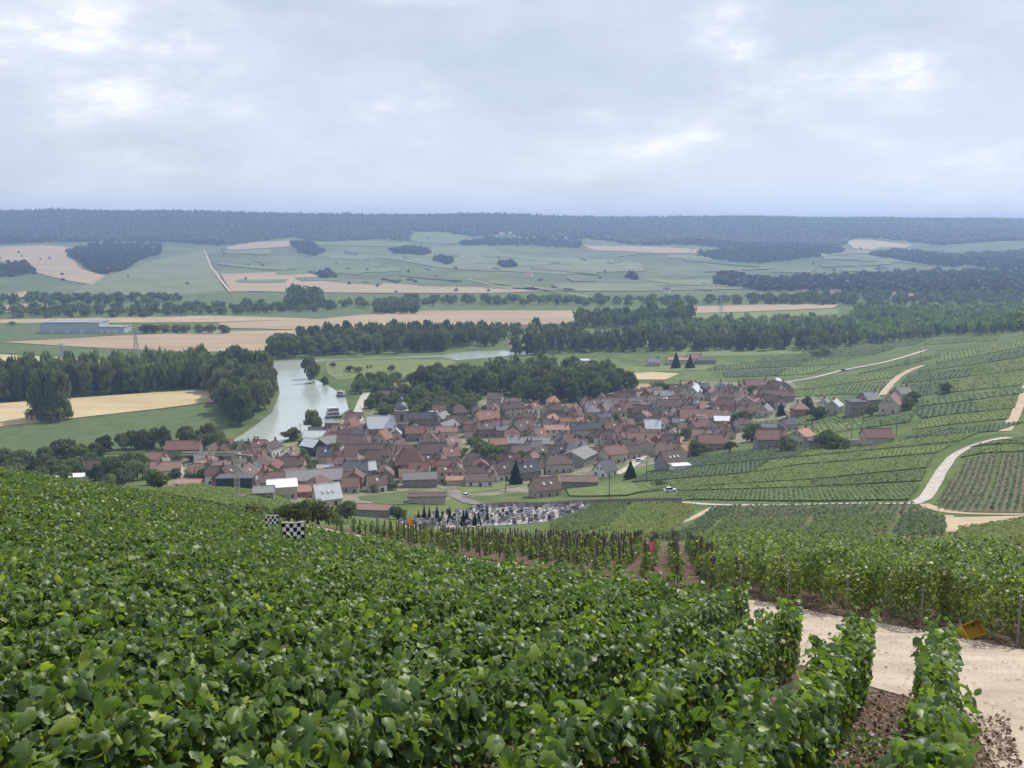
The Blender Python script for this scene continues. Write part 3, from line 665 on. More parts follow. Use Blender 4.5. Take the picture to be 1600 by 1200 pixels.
def house(x, y, L, W, H, ang, roof, wall, label, pitch=40, hip=0, win=True, chim=1, sky=0, group=None, name="house", front_door=True):
    NH[0] += 1; r = random.Random(NH[0] * 7 + 3)
    z = tz(x, y)
    FOOT.append((x, y, max(W * .5, L * .38)))
    root = thing(name, label, "house" if name == "house" else name.split('_')[-1], (x, y, z), R(ang), group)
    wb, rb, rh, cache = house_shapes(L, W, H, R(pitch), hip)
    for nm, b, m in (("wall", wb, WALL[wall]), ("roof", rb, ROOF[roof])):
        if (nm, m.name) not in cache: cache[(nm, m.name)] = b.mesh(nm, m)
    ob("wall", cache[("wall", WALL[wall].name)], root); rf = ob("roof", cache[("roof", ROOF[roof].name)], root)
    if chim:
        for c in range(chim):
            ob("chimney", CHIM, rf, ((L * .5 - .7) * (1 if c == 0 else -1) * (1 if r.random() < .6 or c else -.4), 0, H + rh + .1))
    for k in range(sky):
        xs = -L * .3 + L * .6 * (k + .5) / sky; ys = -W * .28; o = ob("skylight", SKY, rf, (xs, ys, H + rh * (1 - .56) + .3 / math.cos(R(pitch)) - .06)); o.rotation_euler = (R(pitch), 0, 0)
    if win:
        st = 1 if H < 4.2 else 2
        ca = math.cos(R(ang)); sa = math.sin(R(ang))
        for s in range(st):
            zz = 1.55 + s * 2.75
            if zz + .8 > H: continue
            n = max(1, int(L / 3.0)); 
            for k in range(n):
                if s == 0 and k == n // 2 and front_door: ob("door", DOOR, root, (-L / 2 + L * (k + .5) / n, -W / 2, 0)); continue
                ob("window", WIN, root, (-L / 2 + L * (k + .5) / n, -W / 2, zz))
            gs = -1 if math.sin(R(ang)) > -.02 else 1      # the gable turned towards the valley side
            for k in range(2):
                ob("window", WIN, root, (gs * L / 2, -W / 2 + W * (k + .5) / 2, zz), rz=gs * math.pi / 2)
        if not hip and rh > 2.6: 
            gs = -1 if math.sin(R(ang)) > -.02 else 1
            for k in (-.9, .9): ob("window", WIN_S, root, (gs * L / 2, k, H + rh * .3), rz=gs * math.pi / 2)
    return root

def at(px, py): p = hit(px, py); return p[0], p[1]
HOUSES = [ # px, py, L, W, H, ang, roof, wall, label, extra
 (288, 712, 18, 9, 4, 4, 'red', 'stone', "long dark red roofed house by the riverside trees", {}),
 (249, 727, 9, 7, 3.5, -8, 'orange', 'cream', "small orange roofed house beside the left garden trees", {}),
 (262, 743, 14, 8, 3.8, 8, 'pink', 'white', "white walled house with a long pale pink roof", {}),
 (369, 781, 14.5, 7, 5.0, 3, 'slate', 'black', "big building with shade painted into its dark walls behind the tower crane", dict(pitch=0, win=False, chim=0)),  # near-black wall colour stands for the shade on this building
 (441, 778, 11, 9, 5, 16, 'white', 'cream', "house with a dazzling white metal roof", dict(pitch=24, chim=0)),
 (413, 781, 7, 7, 3.2, 10, 'grey', 'stone', "low grey roofed annex beside the dazzling white roof", dict(pitch=24, chim=0)),
 (388, 753, 11, 8, 4, 5, 'orange', 'cream', "orange hipped house with two skylights behind the crane", dict(hip=.8, sky=2)),
 (312, 752, 10, 8, 4, 20, 'brown', 'stone', "brown house beneath the crane jib", {}),
 (424, 712, 10, 8, 4.5, 70, 'dark', 'white', "dark chalet house with a white gable", dict(pitch=32)),
 (297, 772, 9, 6, 2.0, -4, 'pink', 'brick', "low salmon roofed shed at the field edge", dict(pitch=20, win=False, chim=0)),
 (511, 788, 9.5, 9, 3, 24, 'tin', 'cream', "steep pale roofed house with skylights near the scrub", dict(pitch=47, sky=3, chim=0)),
 (492, 762, 24, 12, 4.5, 10, 'grey', 'stone', "very long grey roofed barn in the front of the village", dict(pitch=30, win=False, chim=0, name='farm_barn')),
 (556, 752, 11, 9, 5.6, 10, 'slate', 'cream', "tall cream house with dark slate roof and two window rows", dict(chim=2)),
 (575, 723, 23, 10, 4.5, 3, 'brown', 'stone', "long red brown roofed farmhouse with white dormers", dict(pitch=45)),
 (489, 709, 10, 9, 4.5, -35, 'tin', 'black', "black gabled barn with a pale green grey roof", dict(pitch=38, chim=0, win=False)),
 (512, 703, 10, 8, 4, 40, 'grey', 'stone', "grey brown barn next to the black gable", dict(chim=0)),
 (552, 694, 17, 9, 4.5, 3, 'slate', 'cream', "long slate roofed house near the riverside", dict(chim=2)),
 (570, 684, 9, 8, 4.5, 65, 'red', 'white', "white gabled house with a red roof near the quay", {}),
 (498, 688, 11, 8, 4, 6, 'slate', 'stone', "dark slate roofed house above the riverside tree", {}),
 (553, 664, 10, 8, 4.2, -12, 'brown', 'white', "brown roofed quay house with a white gable", {}),
 (520, 669, 9, 7, 3.5, 4, 'grey', 'stone', "dark low house beside the moored boat", dict(pitch=15, chim=0)),
 (640, 742, 14, 11, 6, 6, 'red', 'cream', "big red hipped manor with tall cream front windows", dict(hip=.6, chim=2, pitch=48)),
 (588, 767, 8, 8, 3.5, 18, 'brown', 'white', "small brown roofed house with a lit skylight", dict(sky=1)),
 (656, 760, 15, 9, 4, 8, 'grey', 'stone', "wide grey brown roofed shed behind the round shrubs", dict(pitch=26, win=False, chim=0)),
 (690, 744, 10, 8, 4.4, -4, 'red', 'cream', "red roofed house with arched cream front", {}),
 (668, 786, 15, 8, 3.3, 2, 'dark', 'cream', "long flat roofed cream building above the cemetery", dict(pitch=4, win=False, chim=0)),
 (583, 807, 13, 7, 3.0, -6, 'pink', 'grey', "low grey walled hut with salmon roof behind the stakes", dict(pitch=16, win=False, chim=0)),
 (478, 777, 9, 7, 3, 8, 'orange', 'brick', "low orange roofed house between the two pale roofs", dict(pitch=28)),
 (652, 687, 13, 8, 4.2, 4, 'red', 'stone', "bright red roofed house right of the church", {}),
 (660, 665, 17, 8, 4.5, 2, 'slate', 'stone', "long slate house behind the church tower", dict(chim=2)),
 (690, 664, 9, 8, 4.5, 60, 'grey', 'white', "pale gabled house beyond the church", {}),
 (676, 716, 15, 9, 4.2, 5, 'slate', 'stone', "slate and stone house beside the big garden tree", {}),
 (851, 775, 11, 9, 3.4, 24, 'brown', 'pink', "pinkish cream gabled house standing alone above the cemetery", dict(pitch=44, chim=0, sky=2)),
 (783, 749, 10, 9, 3.6, 38, 'dark', 'white', "white gabled house with a bright skylight beside the conifer", dict(pitch=46, sky=1)),
 (822, 749, 10.5, 8, 4.2, 25, 'slate', 'stone', "slate roofed stone house with two skylights", dict(sky=2, pitch=44)),
 (750, 759, 13, 7, 2.8, 4, 'brown', 'white', "low white house with brown roof behind the lawn", dict(pitch=38)),
 (716, 757, 11, 7, 2.6, 6, 'orange', 'cream', "low orange tiled canopy building", dict(pitch=18, win=False, chim=0)),
 (905, 760, 16, 8, 2.8, -3, 'brown', 'stone', "long low brown roofed shed right of the lone house", dict(pitch=22, win=False, chim=0)),
 (903, 725, 17, 14, 4.5, 62, 'grey', 'grey', "large pale grey gabled barn", dict(pitch=24, win=False, chim=0, name='farm_barn')),
 (826, 704, 23, 9, 4.5, -5, 'grey', 'cream', "long grey and red roofed row house", dict(pitch=30)),
 (784, 704, 13, 9, 4, 8, 'orange', 'stone', "orange roofed house behind the big garden tree", dict(pitch=30)),
 (801, 639, 11, 9, 4, 12, 'brown', 'cream', "cream house with three gable windows below the wood", dict(pitch=34)),
 (774, 634, 10, 9, 5, -10, 'brown', 'cream', "tall pale house at the edge of the dark wood", dict(pitch=38)),
 (864, 636, 9, 8, 3.8, 6, 'orange', 'cream', "orange hipped house at the back of the village", dict(hip=.7)),
 (1047, 733, 11, 9.5, 3.6, 30, 'dark', 'grey', "house with a big blank grey gable at the vines", dict(pitch=46, sky=3, win=False, chim=0)),
 (1062, 734, 8, 5, 2.2, 14, 'white', 'white', "low white roofed carport beside the blank gable", dict(pitch=6, win=False, chim=0)),
 (1073, 713, 10, 8, 3.6, 40, 'orange', 'cream', "cream house with a fresh orange roof", dict(pitch=30)),
 (1094, 662, 25, 14, 4.5, -4, 'red', 'stone', "huge red roofed barn on the village's vine side", dict(pitch=30, win=False, chim=0, name='farm_barn')),
 (1127, 668, 9, 9, 4.5, -3, 'tin', 'grey', "grey barn with a shining pale roof", dict(pitch=24, win=False, chim=0)),
 (1010, 699, 21, 10, 4.5, -3, 'red', 'white', "long dark red roofed hall with a white back wall", dict(pitch=32, win=False)),
 (1047, 698, 12, 9, 3.2, -14, 'pink', 'stone', "salmon hipped house in the middle of the right quarter", dict(hip=.8, pitch=28)),
 (1164, 638, 10, 11, 4.5, 82, 'brown', 'pink', "broad pinkish gabled house facing the vines", dict(pitch=36)),
 (1085, 618, 9, 8, 5, 70, 'tin', 'white', "tall white house with pale metal roof", {}),
 (1005, 610, 13, 8, 2.8, 2, 'tan', 'cream', "tan roofed bungalow beyond the hedges", dict(hip=.9, pitch=24)),
 (990, 612, 9, 6, 2.5, 2, 'tan', 'cream', "lower tan roofed wing of the bungalow", dict(hip=.6, pitch=20, win=False, chim=0)),
 (960, 640, 19, 9, 4, -3, 'brown', 'stone', "long brown roofed house at the village's back edge", dict(chim=2)),
 (984, 646, 13, 8, 4, 2, 'red', 'brick', "red roofed house with a row of chimneys", dict(chim=2)),
 (915, 684, 17, 9, 5, 2, 'slate', 'cream', "slate roofed house with a pale cream corner", {}),
 (1113, 703, 15, 9, 4, 4, 'red', 'stone', "dark red roofed house at the vine edge", {}),
 (1052, 642, 12, 10, 4.5, 10, 'brown', 'pink', "brown hipped house in the right quarter", dict(hip=.7)),
 (945, 744, 9, 8, 3, 50, 'slate', 'white', "white house with steep slate roof by the lane", dict(pitch=48)),
 (1212, 630, 23, 8, 5, -1, 'brown', 'stone', "long two storey stone house with a brown roof", dict(chim=2)),
 (1213, 608, 9, 8, 4.5, 60, 'tin', 'pink', "house with one pale and one red roof slope", {}),
 (1180, 610, 17, 9, 4.2, 4, 'red', 'pink', "red brown roofed house by the valley road", {}),
 (1203, 699, 14, 9, 4.5, 0, 'red', 'stone', "stone house with red roof standing in the vines", dict(front_door=False)),
 (1252, 694, 9.5, 9, 4.2, 48, 'orange', 'cream', "cream gabled house with orange roof in the vines", dict(pitch=34)),
 (1369, 694, 12.5, 9, 3.5, -2, 'red', 'cream', "cream barn with a maroon roof alone in the vines", dict(pitch=36, win=False, chim=0, name='farm_barn')),
 (1392, 645, 10, 10, 5, 52, 'pink', 'cream', "large cream gabled house at the end of the village", dict(pitch=44)),
 (1336, 649, 9, 8, 7.5, 0, 'slate', 'stone', "tall square grey stone house with white windows", dict(pitch=2, front_door=False)),
 (1303, 646, 8, 8, 4.5, 55, 'tin', 'cream', "cream house with a white metal roof slope", dict(pitch=38)),
 (1249, 650, 9, 8, 4.5, 5, 'pink', 'brick', "small brick house with a hipped roof", dict(hip=.9)),
 (1357, 634, 10, 9, 4, 25, 'grey', 'stone', "grey brown roofed house behind the square stone house", {}),
 (1408, 625, 10, 8, 4, 30, 'grey', 'cream', "grey roofed house among trees at the village end", {}),
 (1210, 675, 15, 9, 3, -8, 'slate', 'grey', "wide low blue grey roofed shed in the vines", dict(pitch=14, win=False, chim=0)),
 (1195, 650, 10, 8, 3.5, 62, 'grey', 'cream', "cream gabled cottage below the long stone house", {}),
 (1272, 697, 8, 6, 3, 10, 'slate', 'grey', "small dark grey shed beside the orange roofed vine house", dict(pitch=18, win=False, chim=0)),
 (1337, 695, 7, 4, 2.2, 0, 'grey', 'white', "low white lean-to beside the maroon roofed barn", dict(pitch=8, win=False, chim=0)),
 (1232, 672, 8, 7, 3.6, 20, 'slate', 'cream', "small slate cottage behind the red roofed stone house", {}),
 (1288, 640, 7, 7, 3.4, 60, 'grey', 'white', "small white gabled house by the roadside trees", {}),
 (1020, 572, 11, 8, 3.5, 5, 'grey', 'cream', "pale farmhouse beyond the fields", {}),
 (1058, 569, 18, 9, 4, 2, 'pink', 'cream', "long pale farm building behind two dark conifers", dict(pitch=25, win=False)),
 (1085, 567, 13, 8, 4, 4, 'pink', 'white', "white farmhouse at the distant farmstead", {}),
 (1103, 569, 16, 8, 3.5, 2, 'slate', 'stone', "dark roofed farm shed at the distant farmstead", dict(pitch=25, win=False, chim=0)),
 (905, 569, 18, 8, 3.5, -6, 'tin', 'pink', "pale roofed shed in the clearing beyond the wood", dict(pitch=14, win=False, chim=0)),
 (1128, 664, 6, 5, 3, 5, 'brown', 'white', "small lean-to beside the shining pale roofed barn", dict(pitch=20, win=False, chim=0)),
 (605, 628, 10, 8, 4, 5, 'brown', 'white', "white house among the riverside garden trees", {}),
 (627, 616, 11, 8, 4.5, 20, 'pink', 'cream', "large pinkish house in the riverside park", dict(pitch=42)),
 (588, 612, 10, 5, 2.6, 2, 'tin', 'grey', "pale roofed pavilion beside the grazing meadow", dict(pitch=8, win=False, chim=0)),
 (805, 548, 12, 8, 3.5, 4, 'pink', 'white', "white house on the far river bank", {}),
 (150, 742, 14, 8, 3.5, 6, 'dark', 'stone', "dark roofed house hidden among the left trees", {}),
 (128, 766, 9, 7, 2.2, 10, 'white', 'white', "low white roof just beyond the vine crest", dict(pitch=14, win=False, chim=0)),
]
FIXD = {369: 368, 297: 335, 128: 420, 312: 420, 262: 430}
def along(px, d): return (px - 800) / F / (CP - .1 * SP) * d, float(d)
for h in HOUSES:
    x, y = at(h[0], h[1]) if h[0] not in FIXD else along(h[0], FIXD[h[0]]); house(x, y, round(h[2] * .92, 2), round(h[3] * .92, 2), *h[4:9], **h[9])

# church
cx, cy = at(628, 684); cz = tz(cx, cy)
church = thing("church", "village church with domed stone bell tower and pale roofed nave", "church", (cx, cy, cz), R(8))
FOOT.append((cx, cy, 5)); FOOT.append((cx - 9, cy - 2, 6))
m_lead = mat("tower_lead", (.10, .11, .13), (.15, .16, .18), 1, rough=.45, spec=.5, world=False)
tw = MB().box(-3.2, 3.2, -3.2, 3.2, -2, 15)
ob("tower", tw.mesh("tower", WALL['stone']), church)
ob("cornice", MB().box(-3.6, 3.6, -3.6, 3.6, 15, 15.5).box(-3.35, 3.35, -3.35, 3.35, 8.3, 8.7).mesh("cornice", m_trim), church)
dome = ob("dome", MB().lathe([(3.5, 15.5), (3.55, 16.4), (3.1, 17.8), (2.2, 18.8), (1.3, 19.3), (1.2, 19.4), (1.15, 20.6), (1.3, 20.7), (.9, 21.6), (.2, 22.2), (.06, 24.0)], 12).mesh("dome", m_lead), church)
ob("cross", MB().box(-.05, .05, -.05, .05, 23.9, 25.6).box(-.5, .5, -.05, .05, 24.8, 24.95).mesh("cross", m_lead), dome)
for k in range(4):
    a = k * math.pi / 2
    b = MB().box(-.75, .75, -.1, .05, 9.6, 12.6); b.poly([(-.75, -.1, 12.6), (.75, -.1, 12.6), (.5, -.1, 13.2), (0, -.1, 13.45), (-.5, -.1, 13.2)])
    o = ob("belfry_opening", b.mesh("belfry_opening", m_pane), church, (3.2 * math.sin(a), -3.2 * math.cos(a), 0), rz=a)
wb, rb, rh, _c = house_shapes(15, 10, 6.5, R(48), 0)
ob("nave", wb.mesh("nave", WALL['stone']), church, (-10.5, 0, 0)); ob("nave_roof", rb.mesh("nave_roof", ROOF['tin']), church, (-10.5, 0, 0))
for k in range(3): ob("window", WIN, church, (-15 + k * 4.2, -5, 4))

# more houses fill the village between the landmarks
VPOLY = [(238, 738), (300, 712), (420, 704), (480, 694), (545, 672), (600, 690), (640, 668), (700, 652), (770, 645), (880, 640), (930, 632), (1000, 622), (1075, 608), (1150, 606), (1225, 606), (1225, 640), (1180, 655), (1155, 690), (1080, 706), (1000, 715), (935, 728), (870, 742), (720, 752), (620, 768), (480, 772), (330, 760)]
VW = [hit(a, b)[:2] for a, b in VPOLY]
r = random.Random(5); xs = [p[0] for p in VW]; ys = [p[1] for p in VW]; made = 0; tries = 0
def zone(px, py):
    if px < 470: return "at the crane end of the village"
    if px < 620: return "near the river and the church"
    if px < 760: return "in the streets right of the church"
    if px < 930: return "in the middle of the village"
    if px < 1090: return "in the quarter towards the vines"
    return "along the road out of the village"
while made < 255 and tries < 20000:
    tries += 1
    x, y = r.uniform(min(xs), max(xs)), r.uniform(min(ys), max(ys))
    if not inside(VW, np.array([x]), np.array([y]))[0]: continue
    L = r.choice([6.5, 7.5, 8.5, 9.5, 11, 13]); W = r.choice([6, 7, 8]); H = r.choice([3.0, 3.8, 4.6, 5.2])
    if not free(x, y, max(W * .5, L * .38) * .74): continue
    px, py, _ = project(x, y, tz(x, y))
    if 715 < px < 790 and 690 < py < 735: continue
    roof = r.choices(['brown', 'dark', 'red', 'slate', 'grey', 'orange', 'tin', 'pink'], [38, 18, 20, 8, 6, 6, 4, 6])[0]
    wall = r.choices(['cream', 'stone', 'white', 'pink', 'brick', 'grey'], [34, 20, 22, 14, 6, 4])[0]
    hip = r.choice([0, 0, 0, 0, .7]); ang = r.choice([3, 8, -6, 95, 84, 15, 25, 60]) + r.uniform(-6, 6)
    size = "long " if L >= 11 else ("small " if L <= 7 else "")
    lab = f"{size}{wall} walled house with {ROOFWORD[roof]} {'hipped' if hip else 'gabled'} roof {zone(px, py)}"
    house(x, y, L, W, H, ang, roof, wall, lab, pitch=r.choice([34, 40, 45]), hip=hip, win=r.random() < .8, chim=r.choice([1, 1, 2, 0]), sky=r.choice([0, 0, 0, 1]), group="village houses " + zone(px, py))
    made += 1

# far hamlet on the hill and farm sheds
HAM = [(775, 370, 0), (783, 367, 0), (790, 365, 1), (797, 366, 0), (803, 371, 0), (812, 374, 1), (822, 378, 0), (834, 373, 0), (840, 379, 1), (852, 376, 0), (862, 372, 0), (872, 379, 0), (884, 374, 1), (893, 380, 0), (905, 379, 0), (735, 376, 0), (668, 374, 0),
       (1272, 431, 0), (1258, 462, 0), (1305, 461, 0), (1400, 466, 1), (1420, 468, 0), (1507, 462, 0), (1537, 458, 0), (1565, 437, 0), (1042, 458, 0), (826, 433, 0), (1310, 421, 0)]
for i, (px, py, k) in enumerate(HAM):
    x, y = at(px, py); rr = random.Random(i); rc = rr.choice(['pink', 'tan', 'grey', 'brown', 'orange'])
    house(x, y, rr.choice([11, 13, 16]), 9, 6, rr.uniform(-30, 30), rc, 'white', f"tiny white house with {ROOFWORD[rc]} roof in the hamlet under the ridge wood" if i < 17 else f"tiny white house with {ROOFWORD[rc]} roof low on the far right hill", win=False, chim=0, group="houses of the far hamlet" if i < 17 else "houses below the far right hill")
m_blue = mat("warehouse_cladding", (.30, .36, .42), (.36, .42, .48), .3, rough=.5, world=False)
def warehouse(px, py, L, W, H, ang, label):
    x, y = at(px, py); root = thing("warehouse", label, "warehouse", (x, y, tz(x, y)), R(ang))
    ob("wall", MB().box(-L / 2, L / 2, -W / 2, W / 2, -1, H).mesh("wall", m_blue), root)
    rf = ob("roof", MB().box(-L / 2 - .4, L / 2 + .4, -W / 2 - .4, W / 2 + .4, H, H + .7).mesh("roof", ROOF['grey']), root)
    ob("roof_strip", MB().box(-L * .42, L * .35, -W / 2 - .1, -W / 2 + 5, H + .7, H + 1.6).mesh("roof_strip", ROOF['tin']), rf)
    for k in range(3): ob("loading_door", MB().box(-2, 2, -.15, .05, 0, 4.2).mesh("loading_door", m_trim), root, (-L * .3 + k * L * .25, -W / 2, 0))
warehouse(118, 519, 62, 30, 11, 3, "big blue grey warehouse among the far fields")
warehouse(178, 519, 30, 24, 6, 3, "lower grey annex shed beside the big warehouse")

# tower crane
x, y = at(376, 779); z = tz(x, y)
m_crane = mat("crane_paint", (.42, .38, .33), rough=.6)
crane = thing("tower_crane", "pale lattice tower crane in front of the big building with shade-painted walls", "crane", (x, y - 3, tz(x, y - 3)), R(168))
def lattice(b, p, q, w, n, t=.09):
    p, q = Vector(p), Vector(q); d = (q - p).normalized(); a = d.cross(Vector((0, 1, 0))).normalized() * w / 2; c = d.cross(a).normalized() * w / 2
    cor = [a + c, a - c, -a - c, -a + c]
    for k in cor: b.tube([p + k, q + k], t, 4)
    for i in range(n):
        for j in range(4):
            u, v = p.lerp(q, i / n) + cor[j], p.lerp(q, (i + 1) / n) + cor[(j + 1) % 4]; b.tube([u, v], t * .7, 3, cap=False)
b = MB(); lattice(b, (0, 0, 0), (0, 0, 13), 1.1, 10); ob("mast", b.mesh("mast", m_crane), crane)
b = MB(); lattice(b, (0, 0, 13.2), (17, 0, 12.4), .8, 16); jib = ob("jib", b.mesh("jib", m_crane), crane)
b = MB(); lattice(b, (0, 0, 13), (-2.4, 0, 17.5), .7, 5); ob("apex", b.mesh("apex", m_crane), crane)
ob("cab", MB().box(-.8, .8, -1.5, -.6, 11.6, 13.2).mesh("cab", m_trim), crane)
ob("base", MB().box(-2, 2, -2, 2, -.5, .8).mesh("base", m_asph), crane)
ob("tie_rod", MB().tube([(-2.4, 0, 17.5), (10, 0, 13.1)], .07, 4).tube([(-2.4, 0, 17.5), (-4.5, 0, 12.6)], .07, 4).mesh("tie_rod", m_crane), crane)
ob("counterweight", MB().box(-5.2, -3.8, -.8, .8, 11.2, 12.8).box(-4.2, 0, -.5, .5, 12.6, 13.0).mesh("counterweight", m_asph), crane)

# boats
def boat(px, py, L, W, ang, label, decks):
    p = hit(px, py); root = thing("river_boat", label, "boat", (p[0], p[1], FLOOR + .15), R(ang))
    b = MB(); x, w = L / 2, W / 2
    b.hexa([(-x, -w * .8, -.4), (x * .7, -w * .8, -.4), (x * .7, w * .8, -.4), (-x, w * .8, -.4), (-x, -w, 1.3), (x * .75, -w, 1.3), (x * .75, w, 1.3), (-x, w, 1.3)])
    b.hexa([(x * .7, -w * .8, -.4), (x * .95, -.1, -.2), (x * .95, .1, -.2), (x * .7, w * .8, -.4), (x * .75, -w, 1.3), (x, -.15, 1.5), (x, .15, 1.5), (x * .75, w, 1.3)])
    ob("hull", b.mesh("hull", mat("hull_paint", (.10, .12, .14), rough=.4)), root)
    for d in range(decks):
        k = 1 - .14 * d
        c = ob("cabin", MB().box(-x * .9 * k, x * .6 * k, -w * .82, w * .82, 1.35 + d * 2.3, 3.55 + d * 2.3).mesh("cabin", m_trim), root)
        ob("window_band", MB().box(-x * .86 * k, x * .56 * k, -w * .82 - .04, w * .82 + .04, 2.2 + d * 2.3, 3.1 + d * 2.3).mesh("window_band", m_pane), c)
    ob("canopy", MB().box(-x * .85, x * .4, -w * .8, w * .8, 1.42 + decks * 2.3, 1.6 + decks * 2.3).mesh("canopy", m_trim), root)
boat(522, 653, 10, 3.8, 25, "white two deck passenger boat moored at the quay", 2)
boat(532, 620, 7, 2.6, 150, "small white motor boat by the bank trees", 1)

# cemetery
CEM = [(625, 815), (690, 803), (745, 796), (800, 792), (900, 790), (935, 793), (885, 812), (850, 816), (760, 822), (700, 826), (640, 828)]
CW = [hit(a, b)[:2] for a, b in CEM]
tag(drape("cemetery_ground", CW, mat("cemetery_gravel", (.20, .17, .14), (.33, .28, .23), .3), 5, .12), "pale gravel ground of the cemetery", "ground", kind='structure')
m_st = [mat("stone_pale", (.42, .41, .40), rough=.6, var=.2), mat("stone_grey", (.22, .22, .24), rough=.45, var=.25), mat("stone_dark", (.05, .05, .06), rough=.3, spec=.5, var=.2)]
def grave(kind, m):
    b = MB().box(-.5, .5, -1.0, 1.0, -.3, .38)
    if kind == 0: b.box(-.5, .5, .8, 1.0, .38, 1.35)
    elif kind == 1: b.box(-.42, .42, .8, 1.0, .38, .9).box(-.07, .07, .84, .96, .9, 1.8).box(-.35, .35, .84, .96, 1.35, 1.5)
    else: b.hexa([(-.5, .75, .38), (.5, .75, .38), (.5, 1, .38), (-.5, 1, .38), (-.35, .8, 1.5), (.35, .8, 1.5), (.35, .98, 1.5), (-.35, .98, 1.5)])
    return b.mesh("gravestone", m)
GR = [grave(k, m) for m in m_st for k in range(3)]
P = np.array(CW); ga = R(12); r = random.Random(3); n = 0; gl = ["pale stone", "grey granite", "dark polished"]
cells = [(i, j) for i in range(-40, 41) for j in range(-30, 31)]; r.shuffle(cells)
for i, j in cells:
    if 1:
        c = P.mean(0); x = c[0] + (i * 1.9) * math.cos(ga) - (j * 3.0) * math.sin(ga) + r.uniform(-.2, .2); y = c[1] + (i * 1.9) * math.sin(ga) + (j * 3.0) * math.cos(ga) + r.uniform(-.3, .3)
        if n >= 290 or not inside(CW, np.array([x]), np.array([y]))[0] or r.random() < .05: continue
        k = r.choices(range(9), [3, 2, 2, 6, 3, 3, 2, 1, 1])[0]
        o = ob("gravestone", GR[k], None, (x, y, tz(x, y) + .1), ga + r.uniform(-.06, .06), (r.uniform(.8, 1.2), 1, r.uniform(.8, 1.25)))
        tag(o, f"{gl[k // 3]} {['gravestone with upright slab', 'gravestone topped by a cross', 'gravestone with tapered headstone'][k % 3]} in the cemetery", "gravestone", "gravestones in the cemetery"); n += 1
wl = [hit(a, b)[:2] for a, b in [(745, 795), (800, 791), (900, 789), (1000, 788), (1065, 787)]]
pts = resample(wl, 4); b = MB()
for p, q in zip(pts[:-1], pts[1:]):
    d = np.array(q) - np.array(p); nn = np.array([-d[1], d[0]]) / np.linalg.norm(d) * .2; z0, z1 = tz(*p), tz(*q)
    b.hexa([(p[0] - nn[0], p[1] - nn[1], z0 - .5), (q[0] - nn[0], q[1] - nn[1], z1 - .5), (q[0] + nn[0], q[1] + nn[1], z1 - .5), (p[0] + nn[0], p[1] + nn[1], z0 - .5),
            (p[0] - nn[0], p[1] - nn[1], z0 + 1.9), (q[0] - nn[0], q[1] - nn[1], z1 + 1.9), (q[0] + nn[0], q[1] + nn[1], z1 + 1.9), (p[0] + nn[0], p[1] + nn[1], z0 + 1.9)])
tag(ob("cemetery_wall", b.mesh("cemetery_wall", WALL['stone'])), "long brown stone wall along the back of the cemetery", "wall")

# poles and pylons
m_pole = mat("pole_wood", (.09, .075, .065), rough=.9)
POLE = MB().tube([(0, 0, -1), (0, 0, 9)], [.16, .11], 6).mesh("pole", m_pole); ARM = MB().box(-.9, .9, -.06, .06, 8.2, 8.35).box(-.7, -.6, -.05, .05, 8.35, 8.55).box(.6, .7, -.05, .05, 8.35, 8.55).mesh("crossarm", m_pole)
for i, (px, py) in enumerate([(952, 783), (880 + 450, 690), (1375, 692), (1400, 682), (1417, 577), (1438, 565), (1452, 608), (1466, 610), (1442, 638), (1520, 628), (1268, 690), (655, 690), (470, 688), (1010, 756), (790, 770)]):
    x, y = at(px, py); t = thing("utility_pole", "dark wooden utility pole standing in the vines" if px > 1100 else "dark wooden utility pole by the village", "pole", (x, y, tz(x, y)), R(20 * i), "utility poles")
    ob("pole", POLE, t); ob("crossarm", ARM, t)
def pylon(px, py, h, label):
    x, y = at(px, py); t = thing("electricity_pylon", label, "pylon", (x, y, tz(x, y)), R(12)); b = MB(); w = h * .09
    for sx in (-1, 1):
        for sy in (-1, 1): b.tube([(sx * w, sy * w, -1), (sx * w * .25, sy * w * .25, h * .8), (0, 0, h)], .2, 4)
    for i in range(7):
        f0, f1 = 1 - i * .105, 1 - (i + 1) * .105
        for sy in (-1, 1): b.tube([(-w * f0, sy * w * f0, h * .8 * i / 7), (w * f1, sy * w * f1, h * .8 * (i + 1) / 7)], .11, 3); b.tube([(w * f0, sy * w * f0, h * .8 * i / 7), (-w * f1, sy * w * f1, h * .8 * (i + 1) / 7)], .11, 3)
    mm = mat("galvanised_steel", (.30, .31, .33), rough=.5)
    ob("tower", b.mesh("tower", mm), t)
    for k, s in ((.72, .2), (.84, .26), (.94, .16)):
        ob("crossarm", MB().tube([(-h * s, 0, h * k), (0, 0, h * k + .8), (h * s, 0, h * k)], .16, 4).tube([(-h * s, 0, h * k), (h * s, 0, h * k)], .16, 4).mesh("crossarm", mm), t)
pylon(213, 553, 24, "grey steel pylon in the ploughed field behind the wood")
pylon(1126, 497, 30, "pale steel pylon in the pink field across the valley")
pylon(97, 566, 16, "thin steel pylon at the golden field's edge")

